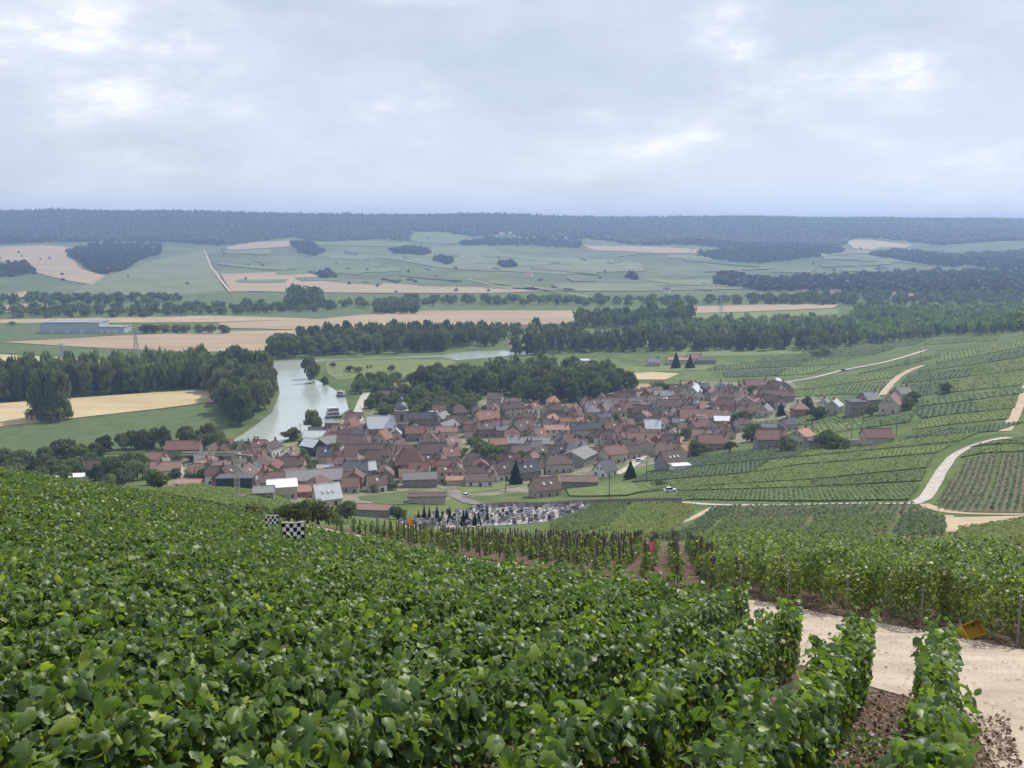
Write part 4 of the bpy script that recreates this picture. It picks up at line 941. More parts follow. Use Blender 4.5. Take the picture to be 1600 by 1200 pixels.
# cars
def car(px, py, ang, col, label):
    x, y = at(px, py); t = thing("parked_car", label, "car", (x, y, tz(x, y) + .3), R(ang)); mc = mat("car_paint", col, rough=.25, spec=.6)
    b = MB().hexa([(-2, -.8, .3), (2, -.8, .3), (2, .8, .3), (-2, .8, .3), (-2.05, -.78, .85), (2.0, -.78, .75), (2.0, .78, .75), (-2.05, .78, .85)])
    ob("body", b.mesh("body", mc), t)
    cb = ob("cabin", MB().hexa([(-1.7, -.74, .84), (.9, -.74, .8), (.9, .74, .8), (-1.7, .74, .84), (-1.3, -.6, 1.42), (.3, -.6, 1.42), (.3, .6, 1.42), (-1.3, .6, 1.42)]).mesh("cabin", m_pane), t)
    ob("roof", MB().box(-1.3, .3, -.6, .6, 1.42, 1.47).mesh("roof", mc), t)
    for sx in (-1.25, 1.3):
        for sy in (-1, 1):
            ob("wheel", MB().tube([(0, -.1, 0), (0, .1, 0)], .31, 12).mesh("wheel", m_pane), t, (sx, sy * .74, .31))
car(1047, 769, 12, (.7, .7, .72), "white car parked among the vines near the pale track")
car(729, 777, 60, (.6, .6, .62), "pale car on the road bend above the cemetery")
car(1318, 580, 20, (.12, .13, .15), "dark car on the white valley road")
car(998, 722, 30, (.55, .58, .62), "silver car in the lane near the blank gable house")
# ---------------------------------------------------------------- trees
def leafmat(n, a, b, tr=(1.6, 1.8, .8), tf=.3): return mat(n, a, b, .5, rough=.7, spec=.2, world=False, trans=tr, tfac=tf, var=.42, attr=True, lo=.0, hi=1.0)
m_tree = [leafmat("foliage_dark_green", (.046, .066, .024), (.125, .152, .056)), leafmat("foliage_mid_green", (.064, .088, .034), (.16, .185, .075)), leafmat("foliage_olive", (.080, .094, .042), (.185, .20, .095))]
m_conif = leafmat("foliage_conifer", (.012, .022, .014), (.028, .042, .024))
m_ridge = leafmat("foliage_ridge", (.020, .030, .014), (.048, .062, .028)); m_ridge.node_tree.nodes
m_bark = mat("bark", (.07, .055, .045), (.11, .09, .075), 3, rough=.95, world=False)
def quads(C, N, S, r):
    """small leaf-clump faces at centres C facing N with size S"""
    n = len(C); N = N / (np.linalg.norm(N, axis=1)[:, None] + 1e-9)
    t = r.normal(size=(n, 3)); a = np.cross(N, t); a /= np.linalg.norm(a, axis=1)[:, None] + 1e-9; b = np.cross(N, a)
    S = S[:, None]; w = r.uniform(.6, 1.0, (n, 1))
    V = np.stack([C - a * S, C - b * S * w + N * S * .15, C + a * S * .9, C + b * S * w + N * S * .1], 1).reshape(-1, 3)
    return V, np.arange(n * 4).reshape(-1, 4)
def crown_mesh(seed, kind, n, m):
    r = np.random.default_rng(seed)
    if kind == 'conifer':
        h = r.uniform(.06, 1, n) ** 1.25; rad = (1 - h) * .98 + .03; a = r.uniform(0, 6.283, n); q = np.sqrt(r.uniform(.45, 1, n))
        q = q * (1 + .14 * np.sin(h * 60))
        C = np.column_stack([np.cos(a) * rad * q, np.sin(a) * rad * q, h]); N = np.column_stack([np.cos(a), np.sin(a), np.full(n, .5)]) + r.normal(size=(n, 3)) * .35
        S = r.uniform(.07, .15, n)
    else:
        nl = {'broad': 17, 'poplar': 15, 'bush': 8}[kind]
        ce, ra = [], []
        for i in range(nl):
            if kind == 'poplar':
                z = .12 + .8 * (i + .5) / nl; rr = .45 * math.sin(min(1, (1.08 - z) * 1.9) * 1.57); a = r.uniform(0, 6.28); ce.append((math.cos(a) * rr, math.sin(a) * rr, z)); ra.append((r.uniform(.38, .58), r.uniform(.09, .14)))
            elif kind == 'broad':
                z = r.uniform(.15, .82); rr = .62 * math.sin(math.pi * min(max((z + .06) / 1.06, 0), 1)) * r.uniform(.5, 1.05); a = 2.4 * i + r.uniform(-.5, .5); ce.append((math.cos(a) * rr, math.sin(a) * rr, z)); ra.append((r.uniform(.34, .52), r.uniform(.14, .2)))
            else:
                z = r.uniform(.2, .65); rr = r.uniform(0, .6); a = 2.4 * i; ce.append((math.cos(a) * rr, math.sin(a) * rr, z)); ra.append((r.uniform(.35, .6), r.uniform(.2, .34)))
        ce, ra = np.array(ce), np.array(ra); w = ra[:, 0] ** 2; pick = r.choice(nl, n, p=w / w.sum())
        d = r.normal(size=(n, 3)); d /= np.linalg.norm(d, axis=1)[:, None]; d[:, 2] = np.where(d[:, 2] < -.3, -d[:, 2], d[:, 2])
        q = r.uniform(.72, 1.05, n)[:, None]
        C = ce[pick] + d * q * np.column_stack([ra[pick, 0], ra[pick, 0], ra[pick, 1]])
        C[:, 2] = np.clip(C[:, 2], .02, 1.0)
        N = d + r.normal(size=(n, 3)) * .45; N[:, 2] += .15
        S = r.uniform(.05, .12, n)
    V, F4 = quads(C, N, S, r)
    return V, F4, np.repeat(np.clip(r.uniform(0, 1, n) * .75 + .25 * C[:, 2], 0, .999), 4) * .7
def tree_proto(kind, seed, n, H, rad, m):
    V, F4, rn = crown_mesh(seed, kind, n, m); V = V * np.array([rad, rad, H]); 
    r = random.Random(seed); b = MB(); tr = H * .018 + .08
    b.tube([(0, 0, -1.0), (r.uniform(-.1, .1), 0, H * .3), (r.uniform(-.3, .3), r.uniform(-.3, .3), H * .7)], [tr * 1.25, tr, tr * .35], 6)
    for k in range(4):
        a = k * 1.7 + seed; z0 = H * (.22 + .1 * k); b.tube([(0, 0, z0), (math.cos(a) * rad * .45, math.sin(a) * rad * .45, z0 + H * .16)], [tr * .5, tr * .18], 4)
    return np_mesh("crown", V, F4, [m], rnd=rn), b.mesh("trunk", m_bark), H, rad
PROTO = {'broad': [tree_proto('broad', s, 1500, 14, 5.6, m_tree[s % 3]) for s in range(7)],
         'poplar': [tree_proto('poplar', 20 + s, 1500, 26, 4.6, m_tree[s % 2]) for s in range(4)],
         'bush': [tree_proto('bush', 40 + s, 500, 4, 2.6, m_tree[(s + 1) % 3]) for s in range(4)],
         'conifer': [tree_proto('conifer', 60 + s, 800, 11, 2.6, m_conif) for s in range(2)],
         'cypress': [tree_proto('conifer', 70, 500, 5.5, .85, m_conif)]}
NAME = {'broad': 'broadleaf_tree', 'poplar': 'poplar_tree', 'bush': 'bush', 'conifer': 'conifer_tree', 'cypress': 'cypress_tree'}
TR = random.Random(77); NT = [0]; TPOS = []
TONE = {m_tree[0].name: "dark green", m_tree[1].name: "mid green", m_tree[2].name: "olive green", m_conif.name: "blackish"}
def tree(kind, x, y, H, rad, label, group=None, usual=None):
    cm, tm, h0, r0 = TR.choice(PROTO[kind]); NT[0] += 1
    if usual:
        q = H / usual; label = f"{'towering' if q > 1.07 else 'tall' if q > .97 else 'middling' if q > .86 else 'low'} {'broad' if rad / H > .36 else 'narrow' if rad / H < .27 else 'full'} {TONE[cm.materials[0].name]} {label}"
    t = thing(NAME[kind], label, "bush" if kind == 'bush' else "tree", (x, y, tz(x, y)), TR.uniform(0, 6.28), group, (rad / r0 * TR.uniform(.9, 1.1), rad / r0 * TR.uniform(.9, 1.1), H / h0))
    ob("crown", cm, t); ob("trunk", tm, t); TPOS.append((x, y, rad))
STUFF = {}
def mass(key, x, y, H, rad): STUFF.setdefault(key, []).append((x, y, H, rad))
def scatter(pix, gap, seed, lift=0.0):
    W = [hit(a, b)[:2] for a, b in pix]; P = np.array(W); r = np.random.default_rng(seed)
    X = r.uniform(P[:, 0].min(), P[:, 0].max(), 6000); Y = r.uniform(P[:, 1].min(), P[:, 1].max(), 6000)
    ok = inside(W, X, Y); C = np.column_stack([X[ok], Y[ok]]); out = np.zeros((0, 2))
    for c in C:
        if len(out) == 0 or ((out - c) ** 2).sum(1).min() >= gap * gap: out = np.vstack([out, c])
    return sorted([tuple(p) for p in out], key=lambda p: p[1])
def wood(pix, gap, kind, H, rad, label, group, seed, single=999):
    """nearest trees of a wood one by one, the hidden inside as one mass"""
    pts = scatter(pix, gap, seed); r = random.Random(seed)
    for i, (x, y) in enumerate(pts):
        h, q = H * r.uniform(.75, 1.15), rad * r.uniform(.8, 1.2); k = kind if isinstance(kind, str) else r.choice(kind)
        if i < single: tree(k, x, y, h, q, label, group, H)
        else: mass(group, x, y, h, q)
wood([(-70, 604), (0, 602), (110, 598), (230, 592), (318, 588), (330, 603), (240, 612), (110, 620), (0, 628), (-70, 630)], 6.5, ['poplar', 'poplar', 'broad'], 22, 5.2, "tree in the poplar row behind the golden field", "poplar row behind the golden field", 1, 48)
wood([(300, 606), (330, 586), (380, 580), (404, 582), (418, 600), (422, 618), (414, 640), (394, 654), (372, 666), (362, 656), (346, 634), (336, 615)], 7.5, 'broad', 20, 7.0, "rounded tree in the dense wood on the river bend", "wood on the river bend", 2, 60)
for px, py, h, q in [(58, 655, 30, 5.5), (72, 657, 32, 6.5), (88, 657, 31, 6), (101, 655, 29, 5)]:
    x, y = at(px, py); tree('broad', x, y, h, q, "tall poplar of the clump standing between wheat and meadow", "poplar clump between wheat and meadow")
wood([(420, 562), (500, 556), (600, 553), (690, 549), (720, 543), (780, 541), (770, 530), (640, 527), (500, 530), (430, 545)], 11, ['broad', 'poplar', 'broad'], 17, 7.0, "tree in the wood across the far river arm", "wood across the far river arm", 3, 40)
for px, py, h, q in [(482, 592, 17, 5.5), (490, 598, 20, 5), (508, 603, 7, 3)]:
    x, y = at(px, py); tree('broad', x, y, h, q, "round willow rising from the island's river edge" if h == 17 else "taller willow behind the round willow on the island edge" if h > 10 else "small dark bush tree at the island's tip")
wood([(655, 612), (690, 602), (800, 600), (900, 604), (985, 604), (985, 612), (960, 618), (900, 628), (850, 634), (790, 618), (720, 616)], 9.5, 'broad', 16, 7.2, "tree in the large wood behind the village", "large wood behind the village", 4, 60)
wood([(700, 596), (780, 580), (900, 578), (960, 590), (960, 600), (800, 598)], 11, 'broad', 13, 6.5, "tree in the rear part of the large wood", "rear of the large wood", 41, 12)
wood([(800, 556), (860, 552), (1010, 549), (1200, 548), (1290, 546), (1340, 540), (1340, 532), (1200, 533), (1000, 536), (850, 544)], 10, ['poplar', 'broad'], 17, 5.5, "slender tree in the poplar belt beyond the meadows", "poplar belt beyond the meadows", 5, 45)
wood([(1300, 540), (1400, 534), (1500, 524), (1650, 515), (1650, 500), (1450, 507), (1300, 520)], 14, 'broad', 16, 8, "tree in the belt", "woods beyond the right slope", 6, 0)
wood([(1000, 528), (1200, 520), (1330, 512), (1330, 506), (1150, 508), (1000, 515)], 14, 'broad', 14, 7, "tree", "woods beyond the right slope", 61, 0)
wood([(905, 503), (1000, 500), (1078, 505), (1078, 511), (980, 514), (910, 513)], 12, 'broad', 18, 8, "", "tree belt across the valley", 7, 0)
wood([(1010, 505), (1078, 503), (1080, 510), (1010, 512)], 12, 'broad', 24, 9, "", "tree belt across the valley", 71, 0)
wood([(560, 528), (700, 522), (900, 520), (900, 526), (760, 533), (560, 535)], 14, 'broad', 15, 7.5, "", "tree belt across the valley", 8, 0)
wood([(-60, 486), (120, 484), (330, 480), (520, 478), (520, 487), (420, 490), (200, 497), (-60, 497)], 20, 'broad', 12, 9, "", "hedgerow belt on the valley floor", 9, 0)
wood([(-60, 470), (150, 470), (280, 467), (280, 473), (120, 476), (-60, 478)], 20, 'broad', 14, 10, "", "hedgerow belt on the valley floor", 10, 0)
wood([(520, 478), (640, 470), (850, 469), (1000, 472), (1100, 470), (1330, 470), (1330, 475), (1000, 478), (700, 477), (560, 483)], 22, 'broad', 12, 9, "", "hedgerow belt on the valley floor", 11, 0)
wood([(590, 487), (650, 485), (655, 490), (595, 492)], 12, 'broad', 14, 8, "", "hedgerow belt on the valley floor", 12, 0)
wood([(460, 472), (495, 470), (500, 482), (455, 484)], 13, 'broad', 26, 12, "", "hedgerow belt on the valley floor", 13, 0)
wood([(1170, 470), (1400, 462), (1650, 462), (1650, 478), (1400, 478), (1200, 476)], 22, 'broad', 13, 10, "", "hedgerow belt on the valley floor", 14, 0)
wood([(1340, 488), (1440, 492), (1650, 486), (1650, 503), (1400, 508), (1330, 500)], 17, 'broad', 16, 9, "", "woods beyond the right slope", 15, 0)
for px in (225, 240, 256, 276, 290, 312, 330, 350): 
    x, y = at(px, 521); tree('broad', x, y, 10, 7, "round tree in the row beside the far warehouse", "tree row beside the far warehouse")
x, y = at(19, 509); tree('bush', x, y, 6, 5, "lone round bush at the edge of the far green field")
LW = [(165, 706, 9, 5), (150, 716, 8, 4.5), (192, 703, 9, 4), (205, 702, 10, 4), (222, 702, 11, 5), (240, 700, 11, 5.5), (258, 702, 12, 4), (292, 696, 11, 5.5), (326, 690, 11, 5), (338, 703, 11, 6), (352, 712, 9, 5), (318, 702, 8, 4), (310, 692, 7, 3.5),
      (100, 716, 10, 7), (122, 722, 9, 6), (70, 724, 8, 5), (30, 730, 9, 6), (5, 728, 9, 6), (50, 742, 9, 6), (85, 748, 9, 6), (20, 746, 9, 6), (118, 744, 9, 5), (150, 752, 8, 4), (178, 747, 11, 6), (200, 742, 11, 6), (215, 750, 9, 5), (190, 760, 8, 5), (170, 764, 6, 4), (235, 758, 7, 4), (216, 735, 9, 5), (-25, 738, 10, 7), (-45, 724, 10, 7), (100, 756, 8, 5), (60, 757, 8, 5), (20, 758, 8, 6), (140, 733, 8, 5), (275, 748, 5, 3), (247, 764, 5, 3)]
for px, py, h, q in LW:
    x, y = at(px, py); tree('broad', x, y, h, q, "leafy tree on the wooded bank left of the village", "trees on the wooded bank left of the village", 9.5)
VT = [(753, 730, 13, 8.5, 'broad', "big spreading garden tree in the middle of the village"), (806, 757, 10, 3.2, 'conifer', "dark pointed conifer beside the white gabled house"), (487, 676, 13, 4.5, 'broad', "tall rounded tree on the river bank by the boat"), (495, 678, 10, 3.5, 'broad', "lower tree leaning against the riverbank tree"), (455, 688, 7, 5, 'broad', "round tree at the water's edge in front of roofs"),
      (524, 676, 5, 3.5, 'bush', "yellow green bush beside the dark quay house"), (541, 810, 5.5, 3.4, 'broad', "dark round tree in front of the steep pale roof"), (621, 812, 4.5, 2.8, 'broad', "small light green round tree near the cemetery"), (985, 748, 7, 3, 'conifer', "dark conifer at the lane's end"), (1230, 745 - 40, 7, 4.5, 'broad', "dark tree beside the red roofed vine house"), (1290, 700, 8, 5.5, 'broad', "broad dark tree between the vine houses"), (1305, 702, 6, 4.5, 'broad', "lower dark tree right of the vine houses"), (1322, 702, 5, 3.5, 'bush', "dark bush near the low white lean-to"), (1175, 690, 9, 5.5, 'broad', "large dark tree left of the red roofed vine house"),
      (1160, 668, 10, 6, 'broad', "wide dark tree below the pinkish gabled house"), (1090, 712, 7, 5, 'broad', "dark tree behind the fresh orange roof"), (1220, 650, 7, 3.2, 'conifer', "dark pointed tree beside the cream cottage"), (1276, 655, 7, 5, 'broad', "rounded tree between the brick house and the road"), (1262, 646, 10, 4, 'broad', "tall dark tree behind the brick house"), (1362, 650, 6, 3.5, 'broad', "dark tree beside the square stone house"), (1416, 640, 7, 5, 'broad', "dark tree beside the end house"), (1424, 632, 7, 4, 'broad', "tree at the very end of the village"), (1477, 615, 6, 3.5, 'broad', "lone round tree among the upper vines"),
      (1056, 575, 12, 4, 'conifer', "left dark conifer in front of the distant farm"), (1078, 575, 10, 4.5, 'conifer', "right dark conifer in front of the distant farm"), (1275, 557, 7, 8, 'bush', "dark thicket on the meadow below the poplar belt"), (1290, 556, 8, 7, 'bush', "higher thicket beside the meadow thicket"), (1032, 613, 8, 6, 'broad', "dark tree right of the tan bungalow"), (1046, 615, 7, 5, 'broad', "lower tree right of the tan bungalow"), (700, 660, 8, 5, 'broad', "rounded tree behind the church street"), (1000, 672, 5, 4, 'bush', "bush between the brown roofs"), (1140, 706, 6, 4, 'bush', "dark bush at the vine edge"), (1030, 760, 3, 3, 'bush', "low dark bush in the vines near the white car")]
for px, py, h, q, k, lab in VT:
    x, y = at(px, py); tree(k, x, y, h, q, lab)
wood([(540, 612), (600, 600), (650, 606), (700, 618), (740, 628), (740, 648), (680, 652), (640, 662), (590, 650), (575, 640), (590, 622)], 9, 'broad', 9, 5, "green garden tree between the river and the church", "garden trees between river and church", 16, 40)
wood([(560, 600), (650, 594), (650, 598), (560, 605)], 7, 'broad', 8, 4.5, "tree along the island meadow's village edge", "trees along the island meadow", 17, 12)
for px, py, h, q in [(521, 574, 5, 3.5), (546, 581, 6, 5), (560, 582, 5, 5.5), (574, 576, 3, 1.6), (580, 575, 3, 1.6), (612, 581, 6, 4.5)]:
    x, y = at(px, py); tree('bush', x, y, h, q, "small dark tree dotted on the island meadow", "small trees on the island meadow")
r = random.Random(9); n = 0
for _ in range(4000):
    if n >= 150: break
    x, y = r.uniform(min(xs), max(xs)), r.uniform(min(ys), max(ys))
    if not inside(VW, np.array([x]), np.array([y]))[0] or not free(x, y, 1.0): continue
    px, py, _c = project(x, y, tz(x, y)); k = r.choice(['broad', 'bush', 'bush'])
    tree(k, x, y, r.uniform(3, 7.5), r.uniform(1.8, 3.8), "small garden tree " + zone(px, py) if k == 'broad' else "garden bush " + zone(px, py), "garden greenery " + zone(px, py)); FOOT.append((x, y, 2)); n += 1
for px, py in [(654, 816), (663, 818), (671, 819), (683, 818), (703, 820), (707, 823), (729, 818), (742, 822), (748, 822), (761, 815), (724, 824), (690, 822)]:
    x, y = at(px, py); tree('cypress', x, y, TR.uniform(3, 5.2), TR.uniform(.8, 1.15), "dark narrow clipped cypress between the graves", "cypresses in the cemetery")
for px, py, h, q in [(52, 657, 9, 4.5), (64, 660, 8, 4), (78, 661, 9, 4.5), (92, 660, 9, 4.5), (106, 657, 8, 4)]:
    x, y = at(px, py); tree('bush', x, y, h, q, "leafy undergrowth bush at the foot of the poplar clump", "undergrowth of the poplar clump")
# scrub where the near vineyard drops away
for i, (px, py, h, q) in enumerate([(392, 806, 2.2, 2.2), (405, 808, 2.4, 2.4), (450, 815, 3.0, 2.2), (462, 817, 3.4, 2.4), (478, 818, 3.6, 2.6), (496, 820, 3.4, 2.4), (512, 820, 2.8, 2.0), (380, 800, 2.2, 2.6), (525, 822, 1.6, 1.6), (435, 812, 2.0, 1.8)]):
    x, y = along(px, 118 + (i * 7) % 16); tree('bush', x, y, h, q, "untidy scrub bush at the end of the near path", "scrub bushes at the end of the near path")
# patches of wood on the far hill
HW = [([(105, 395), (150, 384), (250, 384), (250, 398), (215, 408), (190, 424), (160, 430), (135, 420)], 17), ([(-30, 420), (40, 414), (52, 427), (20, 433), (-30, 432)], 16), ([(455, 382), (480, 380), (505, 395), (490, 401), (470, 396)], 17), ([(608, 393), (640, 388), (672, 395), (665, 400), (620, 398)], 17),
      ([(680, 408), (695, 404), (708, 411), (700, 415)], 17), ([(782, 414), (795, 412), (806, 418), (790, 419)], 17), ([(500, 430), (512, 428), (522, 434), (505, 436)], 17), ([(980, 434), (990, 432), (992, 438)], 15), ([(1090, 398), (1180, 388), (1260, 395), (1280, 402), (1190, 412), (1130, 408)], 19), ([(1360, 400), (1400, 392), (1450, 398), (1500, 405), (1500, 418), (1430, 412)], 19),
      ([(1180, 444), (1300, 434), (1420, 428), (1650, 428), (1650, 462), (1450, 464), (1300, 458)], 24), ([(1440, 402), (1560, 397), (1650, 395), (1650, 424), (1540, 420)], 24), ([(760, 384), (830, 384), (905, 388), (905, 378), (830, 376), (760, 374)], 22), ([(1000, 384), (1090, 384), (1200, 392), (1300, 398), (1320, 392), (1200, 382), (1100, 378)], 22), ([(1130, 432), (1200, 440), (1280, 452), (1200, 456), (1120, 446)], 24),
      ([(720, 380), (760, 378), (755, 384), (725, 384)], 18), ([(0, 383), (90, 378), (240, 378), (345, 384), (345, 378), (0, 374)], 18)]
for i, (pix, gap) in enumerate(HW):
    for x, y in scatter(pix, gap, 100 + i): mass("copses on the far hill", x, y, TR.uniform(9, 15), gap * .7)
for k in range(60):
    x, y = at(TR.uniform(0, 1600), TR.uniform(388, 462)); mass("single trees and hedges on the far hill", x, y, TR.uniform(4, 7), TR.uniform(3, 5.5))
for k in range(45):
    px, py = TR.uniform(380, 1600), TR.uniform(392, 455)
    for j in range(TR.randint(3, 8)): x, y = at(px + j * 2.2, py + j * TR.choice([.25, -.2, .4])); mass("single trees and hedges on the far hill", x, y, TR.uniform(2.5, 4.5), TR.uniform(3.5, 5))
LOW = [crown_mesh(200 + s, 'broad', 88, None) for s in range(4)]; LOWF = [crown_mesh(240 + s, 'broad', 42, None) for s in range(4)]
for V, F4, rn in LOW: 
    C = V.reshape(-1, 4, 3); c = C.mean(1, keepdims=True); V[:] = (c + (C - c) * 2.4).reshape(-1, 3)
for V, F4, rn in LOWF:
    C = V.reshape(-1, 4, 3); c = C.mean(1, keepdims=True); V[:] = (c + (C - c) * 3.3).reshape(-1, 3)
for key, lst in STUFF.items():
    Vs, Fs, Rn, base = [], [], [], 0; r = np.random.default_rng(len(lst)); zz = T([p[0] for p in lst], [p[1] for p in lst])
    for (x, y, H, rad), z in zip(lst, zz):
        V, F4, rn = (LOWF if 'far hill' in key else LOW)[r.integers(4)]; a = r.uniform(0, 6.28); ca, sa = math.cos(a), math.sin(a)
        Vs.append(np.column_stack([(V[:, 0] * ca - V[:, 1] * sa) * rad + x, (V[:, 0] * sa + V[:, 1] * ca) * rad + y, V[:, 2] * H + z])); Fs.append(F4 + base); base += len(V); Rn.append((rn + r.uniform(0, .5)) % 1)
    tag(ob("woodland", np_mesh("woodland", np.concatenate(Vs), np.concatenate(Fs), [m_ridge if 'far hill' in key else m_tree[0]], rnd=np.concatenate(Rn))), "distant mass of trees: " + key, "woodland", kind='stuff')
# the wooded ridge
def ridge():
    r = np.random.default_rng(4); g = 16.0; Xs, Ys = np.meshgrid(np.arange(-3300, 3300, g), np.arange(3550, 5000, g))
    X = Xs.ravel() + r.uniform(-.45, .45, Xs.size) * g; Y = Ys.ravel() + r.uniform(-.45, .45, Xs.size) * g
    u = X / Y; Z = T(X, Y); edge = np.interp(800 + F * u, [0, 110, 250, 350, 460, 640, 645, 690, 745, 800, 900, 1000, 1100, 1300, 1325, 1420, 1600], [386, 384, 380, 384, 374, 378, 362, 360, 372, 366, 376, 380, 378, 386, 372, 380, 396])
    px, py, _ = project(X, Y, Z); ok = (py < edge + 3 * np.sin(X / 60)) & (np.abs(u) < .62) & (Y < 4350 + 900 * sstep(-.3, .6, u) + 150)
    X, Y, Z = X[ok], Y[ok], Z[ok]; n = len(X)
    ang = np.arange(6) * math.pi / 3
    tv = np.array([(math.cos(a), math.sin(a), .0) for a in ang] + [(.72 * math.cos(a + .5), .72 * math.sin(a + .5), .62) for a in ang] + [(0, 0, 1.0)])
    tf = [(k, (k + 1) % 6, 6 + k) for k in range(6)] + [((k + 1) % 6, 6 + (k + 1) % 6, 6 + k) for k in range(6)] + [(6 + k, 6 + (k + 1) % 6, 12) for k in range(6)]
    S = np.column_stack([r.uniform(7.2, 11, n)] * 2 + [r.uniform(9, 17, n)])
    V = tv[None] * S[:, None] * (1 + r.uniform(-.25, .25, (n, 13, 1))); a = r.uniform(0, 6.28, n); ca, sa = np.cos(a)[:, None], np.sin(a)[:, None]
    V = np.stack([V[..., 0] * ca - V[..., 1] * sa + X[:, None], V[..., 0] * sa + V[..., 1] * ca + Y[:, None], V[..., 2] + Z[:, None]], -1)
    Fx = (np.array(tf)[None] + (np.arange(n) * 13)[:, None, None]).reshape(-1, 3)
    tag(ob("ridge_forest", np_mesh("ridge_forest", V.reshape(-1, 3), Fx, [m_ridge], rnd=np.repeat(r.uniform(0, .9, n), 13))), "dark wooded ridge closing the far side of the valley", "forest", kind='stuff')
ridge()
# ---------------------------------------------------------------- foreground vineyard
def vine_leaf_mat(name, c_dark, c_mid, c_light, tfac, gain, rough=.36, spec=.45):
    m = bpy.data.materials.new(name); m.use_nodes = True; nt = m.node_tree; nt.nodes.clear(); N = nt.nodes.new; Lk = nt.links.new
    out = N("ShaderNodeOutputMaterial"); bs = N("ShaderNodeBsdfPrincipled"); bs.inputs['Roughness'].default_value = rough; bs.inputs['Specular IOR Level'].default_value = spec
    at_ = N("ShaderNodeAttribute"); at_.attribute_name = "rnd"; oi = N("ShaderNodeObjectInfo")
    ad = N("ShaderNodeMath"); ad.operation = 'ADD'; Lk(at_.outputs['Fac'], ad.inputs[0]); Lk(oi.outputs['Random'], ad.inputs[1]); fr = N("ShaderNodeMath"); fr.operation = 'FRACT'; Lk(ad.outputs[0], fr.inputs[0])
    rp = N("ShaderNodeValToRGB"); e = rp.color_ramp.elements; e[0].position, e[0].color = 0, (*c_dark, 1); e[1].position, e[1].color = 1, (*c_light, 1); q = e.new(.84); q.color = (*c_mid, 1)
    Lk(fr.outputs[0], rp.inputs[0])
    tc = N("ShaderNodeTexCoord"); nz = N("ShaderNodeTexNoise"); nz.inputs['Scale'].default_value = 30; nz.inputs['Detail'].default_value = 3; Lk(tc.outputs['Object'], nz.inputs[0])
    hs = N("ShaderNodeHueSaturation"); mr = N("ShaderNodeMapRange"); mr.inputs[3].default_value = .8; mr.inputs[4].default_value = 1.2; Lk(nz.outputs[0], mr.inputs[0]); Lk(mr.outputs[0], hs.inputs['Value']); Lk(rp.outputs[0], hs.inputs['Color'])
    Lk(hs.outputs[0], bs.inputs['Base Color'])
    tr = N("ShaderNodeBsdfTranslucent"); vm = N("ShaderNodeVectorMath"); vm.operation = 'MULTIPLY'; vm.inputs[1].default_value = gain; Lk(hs.outputs[0], vm.inputs[0]); Lk(vm.outputs[0], tr.inputs[0])
    mx = N("ShaderNodeMixShader"); mx.inputs[0].default_value = tfac; Lk(bs.outputs[0], mx.inputs[1]); Lk(tr.outputs[0], mx.inputs[2]); Lk(mx.outputs[0], out.inputs[0]); return m
m_leaf = vine_leaf_mat("vine_leaf", (.042, .083, .023), (.108, .172, .034), (.21, .27, .048), .41, (2.15, 2.1, .9), .45, .44)
m_leaf2 = vine_leaf_mat("vine_leaf_pale", (.055, .092, .028), (.145, .20, .055), (.27, .32, .095), .40, (2.0, 2.0, 1.0), .45, .4)
m_post = mat("vine_post_metal", (.16, .15, .14), (.24, .225, .21), 6, rough=.6, world=False)
m_stake = mat("stake_wood", (.075, .06, .052), (.14, .12, .105), 5, rough=.9, world=False, var=.3)
m_stem = mat("vine_stem", (.06, .042, .03), (.10, .07, .05), 12, rough=.95, world=False)
# leaf templates: x across, y to the tip, z normal; unit width 1
_ol = [(0, -.12), (.22, -.34), (.44, -.16), (.40, .06), (.52, .26), (.27, .36), (.16, .56), (0, .66)]
_out = [(x, y, .05 - abs(x) * .28 - max(0, y) ** 2 * .35) for x, y in _ol] + [(-x, y, .05 - abs(x) * .28 - max(0, y) ** 2 * .35) for x, y in _ol[1:-1][::-1]]
LEAF_A = (np.array([(0, .12, .06)] + _out), np.array([(0, i + 1, (i + 1) % 14 + 1) for i in range(14)]))
LEAF_B = (np.array([(0, -.3, 0), (.42, -.15, -.12), (.46, .22, -.13), (0, .62, -.1), (-.46, .22, -.13), (-.42, -.15, -.12), (0, .1, .06)]), np.array([(6, 0, 1), (6, 1, 2), (6, 2, 3), (6, 3, 4), (6, 4, 5), (6, 5, 0)]))
LEAF_C = (np.array([(0, -.34, 0), (.5, .1, -.1), (0, .62, .02), (-.5, .1, -.1)]), np.array([(0, 1, 2), (0, 2, 3)]))
def frames(Nr, Tp):
    Nr = Nr / np.linalg.norm(Nr, axis=1)[:, None]; Tp = Tp - Nr * (Tp * Nr).sum(1)[:, None]; Tp = Tp / (np.linalg.norm(Tp, axis=1)[:, None] + 1e-9)
    return np.stack([np.cross(Tp, Nr), Tp, Nr], -1)              # columns x, y, z
def leaves_mesh(name, C, Mx, S, rn, tpl, m):
    tv, tf = tpl; n = len(C); V = np.einsum('nij,kj->nki', Mx, tv) * S[:, None, None] + C[:, None]
    return V.reshape(-1, 3), (tf[None] + (np.arange(n) * len(tv))[:, None, None]).reshape(-1, 3), np.repeat(rn, len(tv))
def join(parts, name, m):
    Vs, Fs, Rs, b = [], [], [], 0
    for V, Fx, rn in parts:
        if len(V) == 0: continue
        Vs.append(V); Fs.append(Fx + b); Rs.append(rn); b += len(V)
    return np_mesh(name, np.concatenate(Vs), np.concatenate(Fs), [m], rnd=np.concatenate(Rs)) if Vs else None
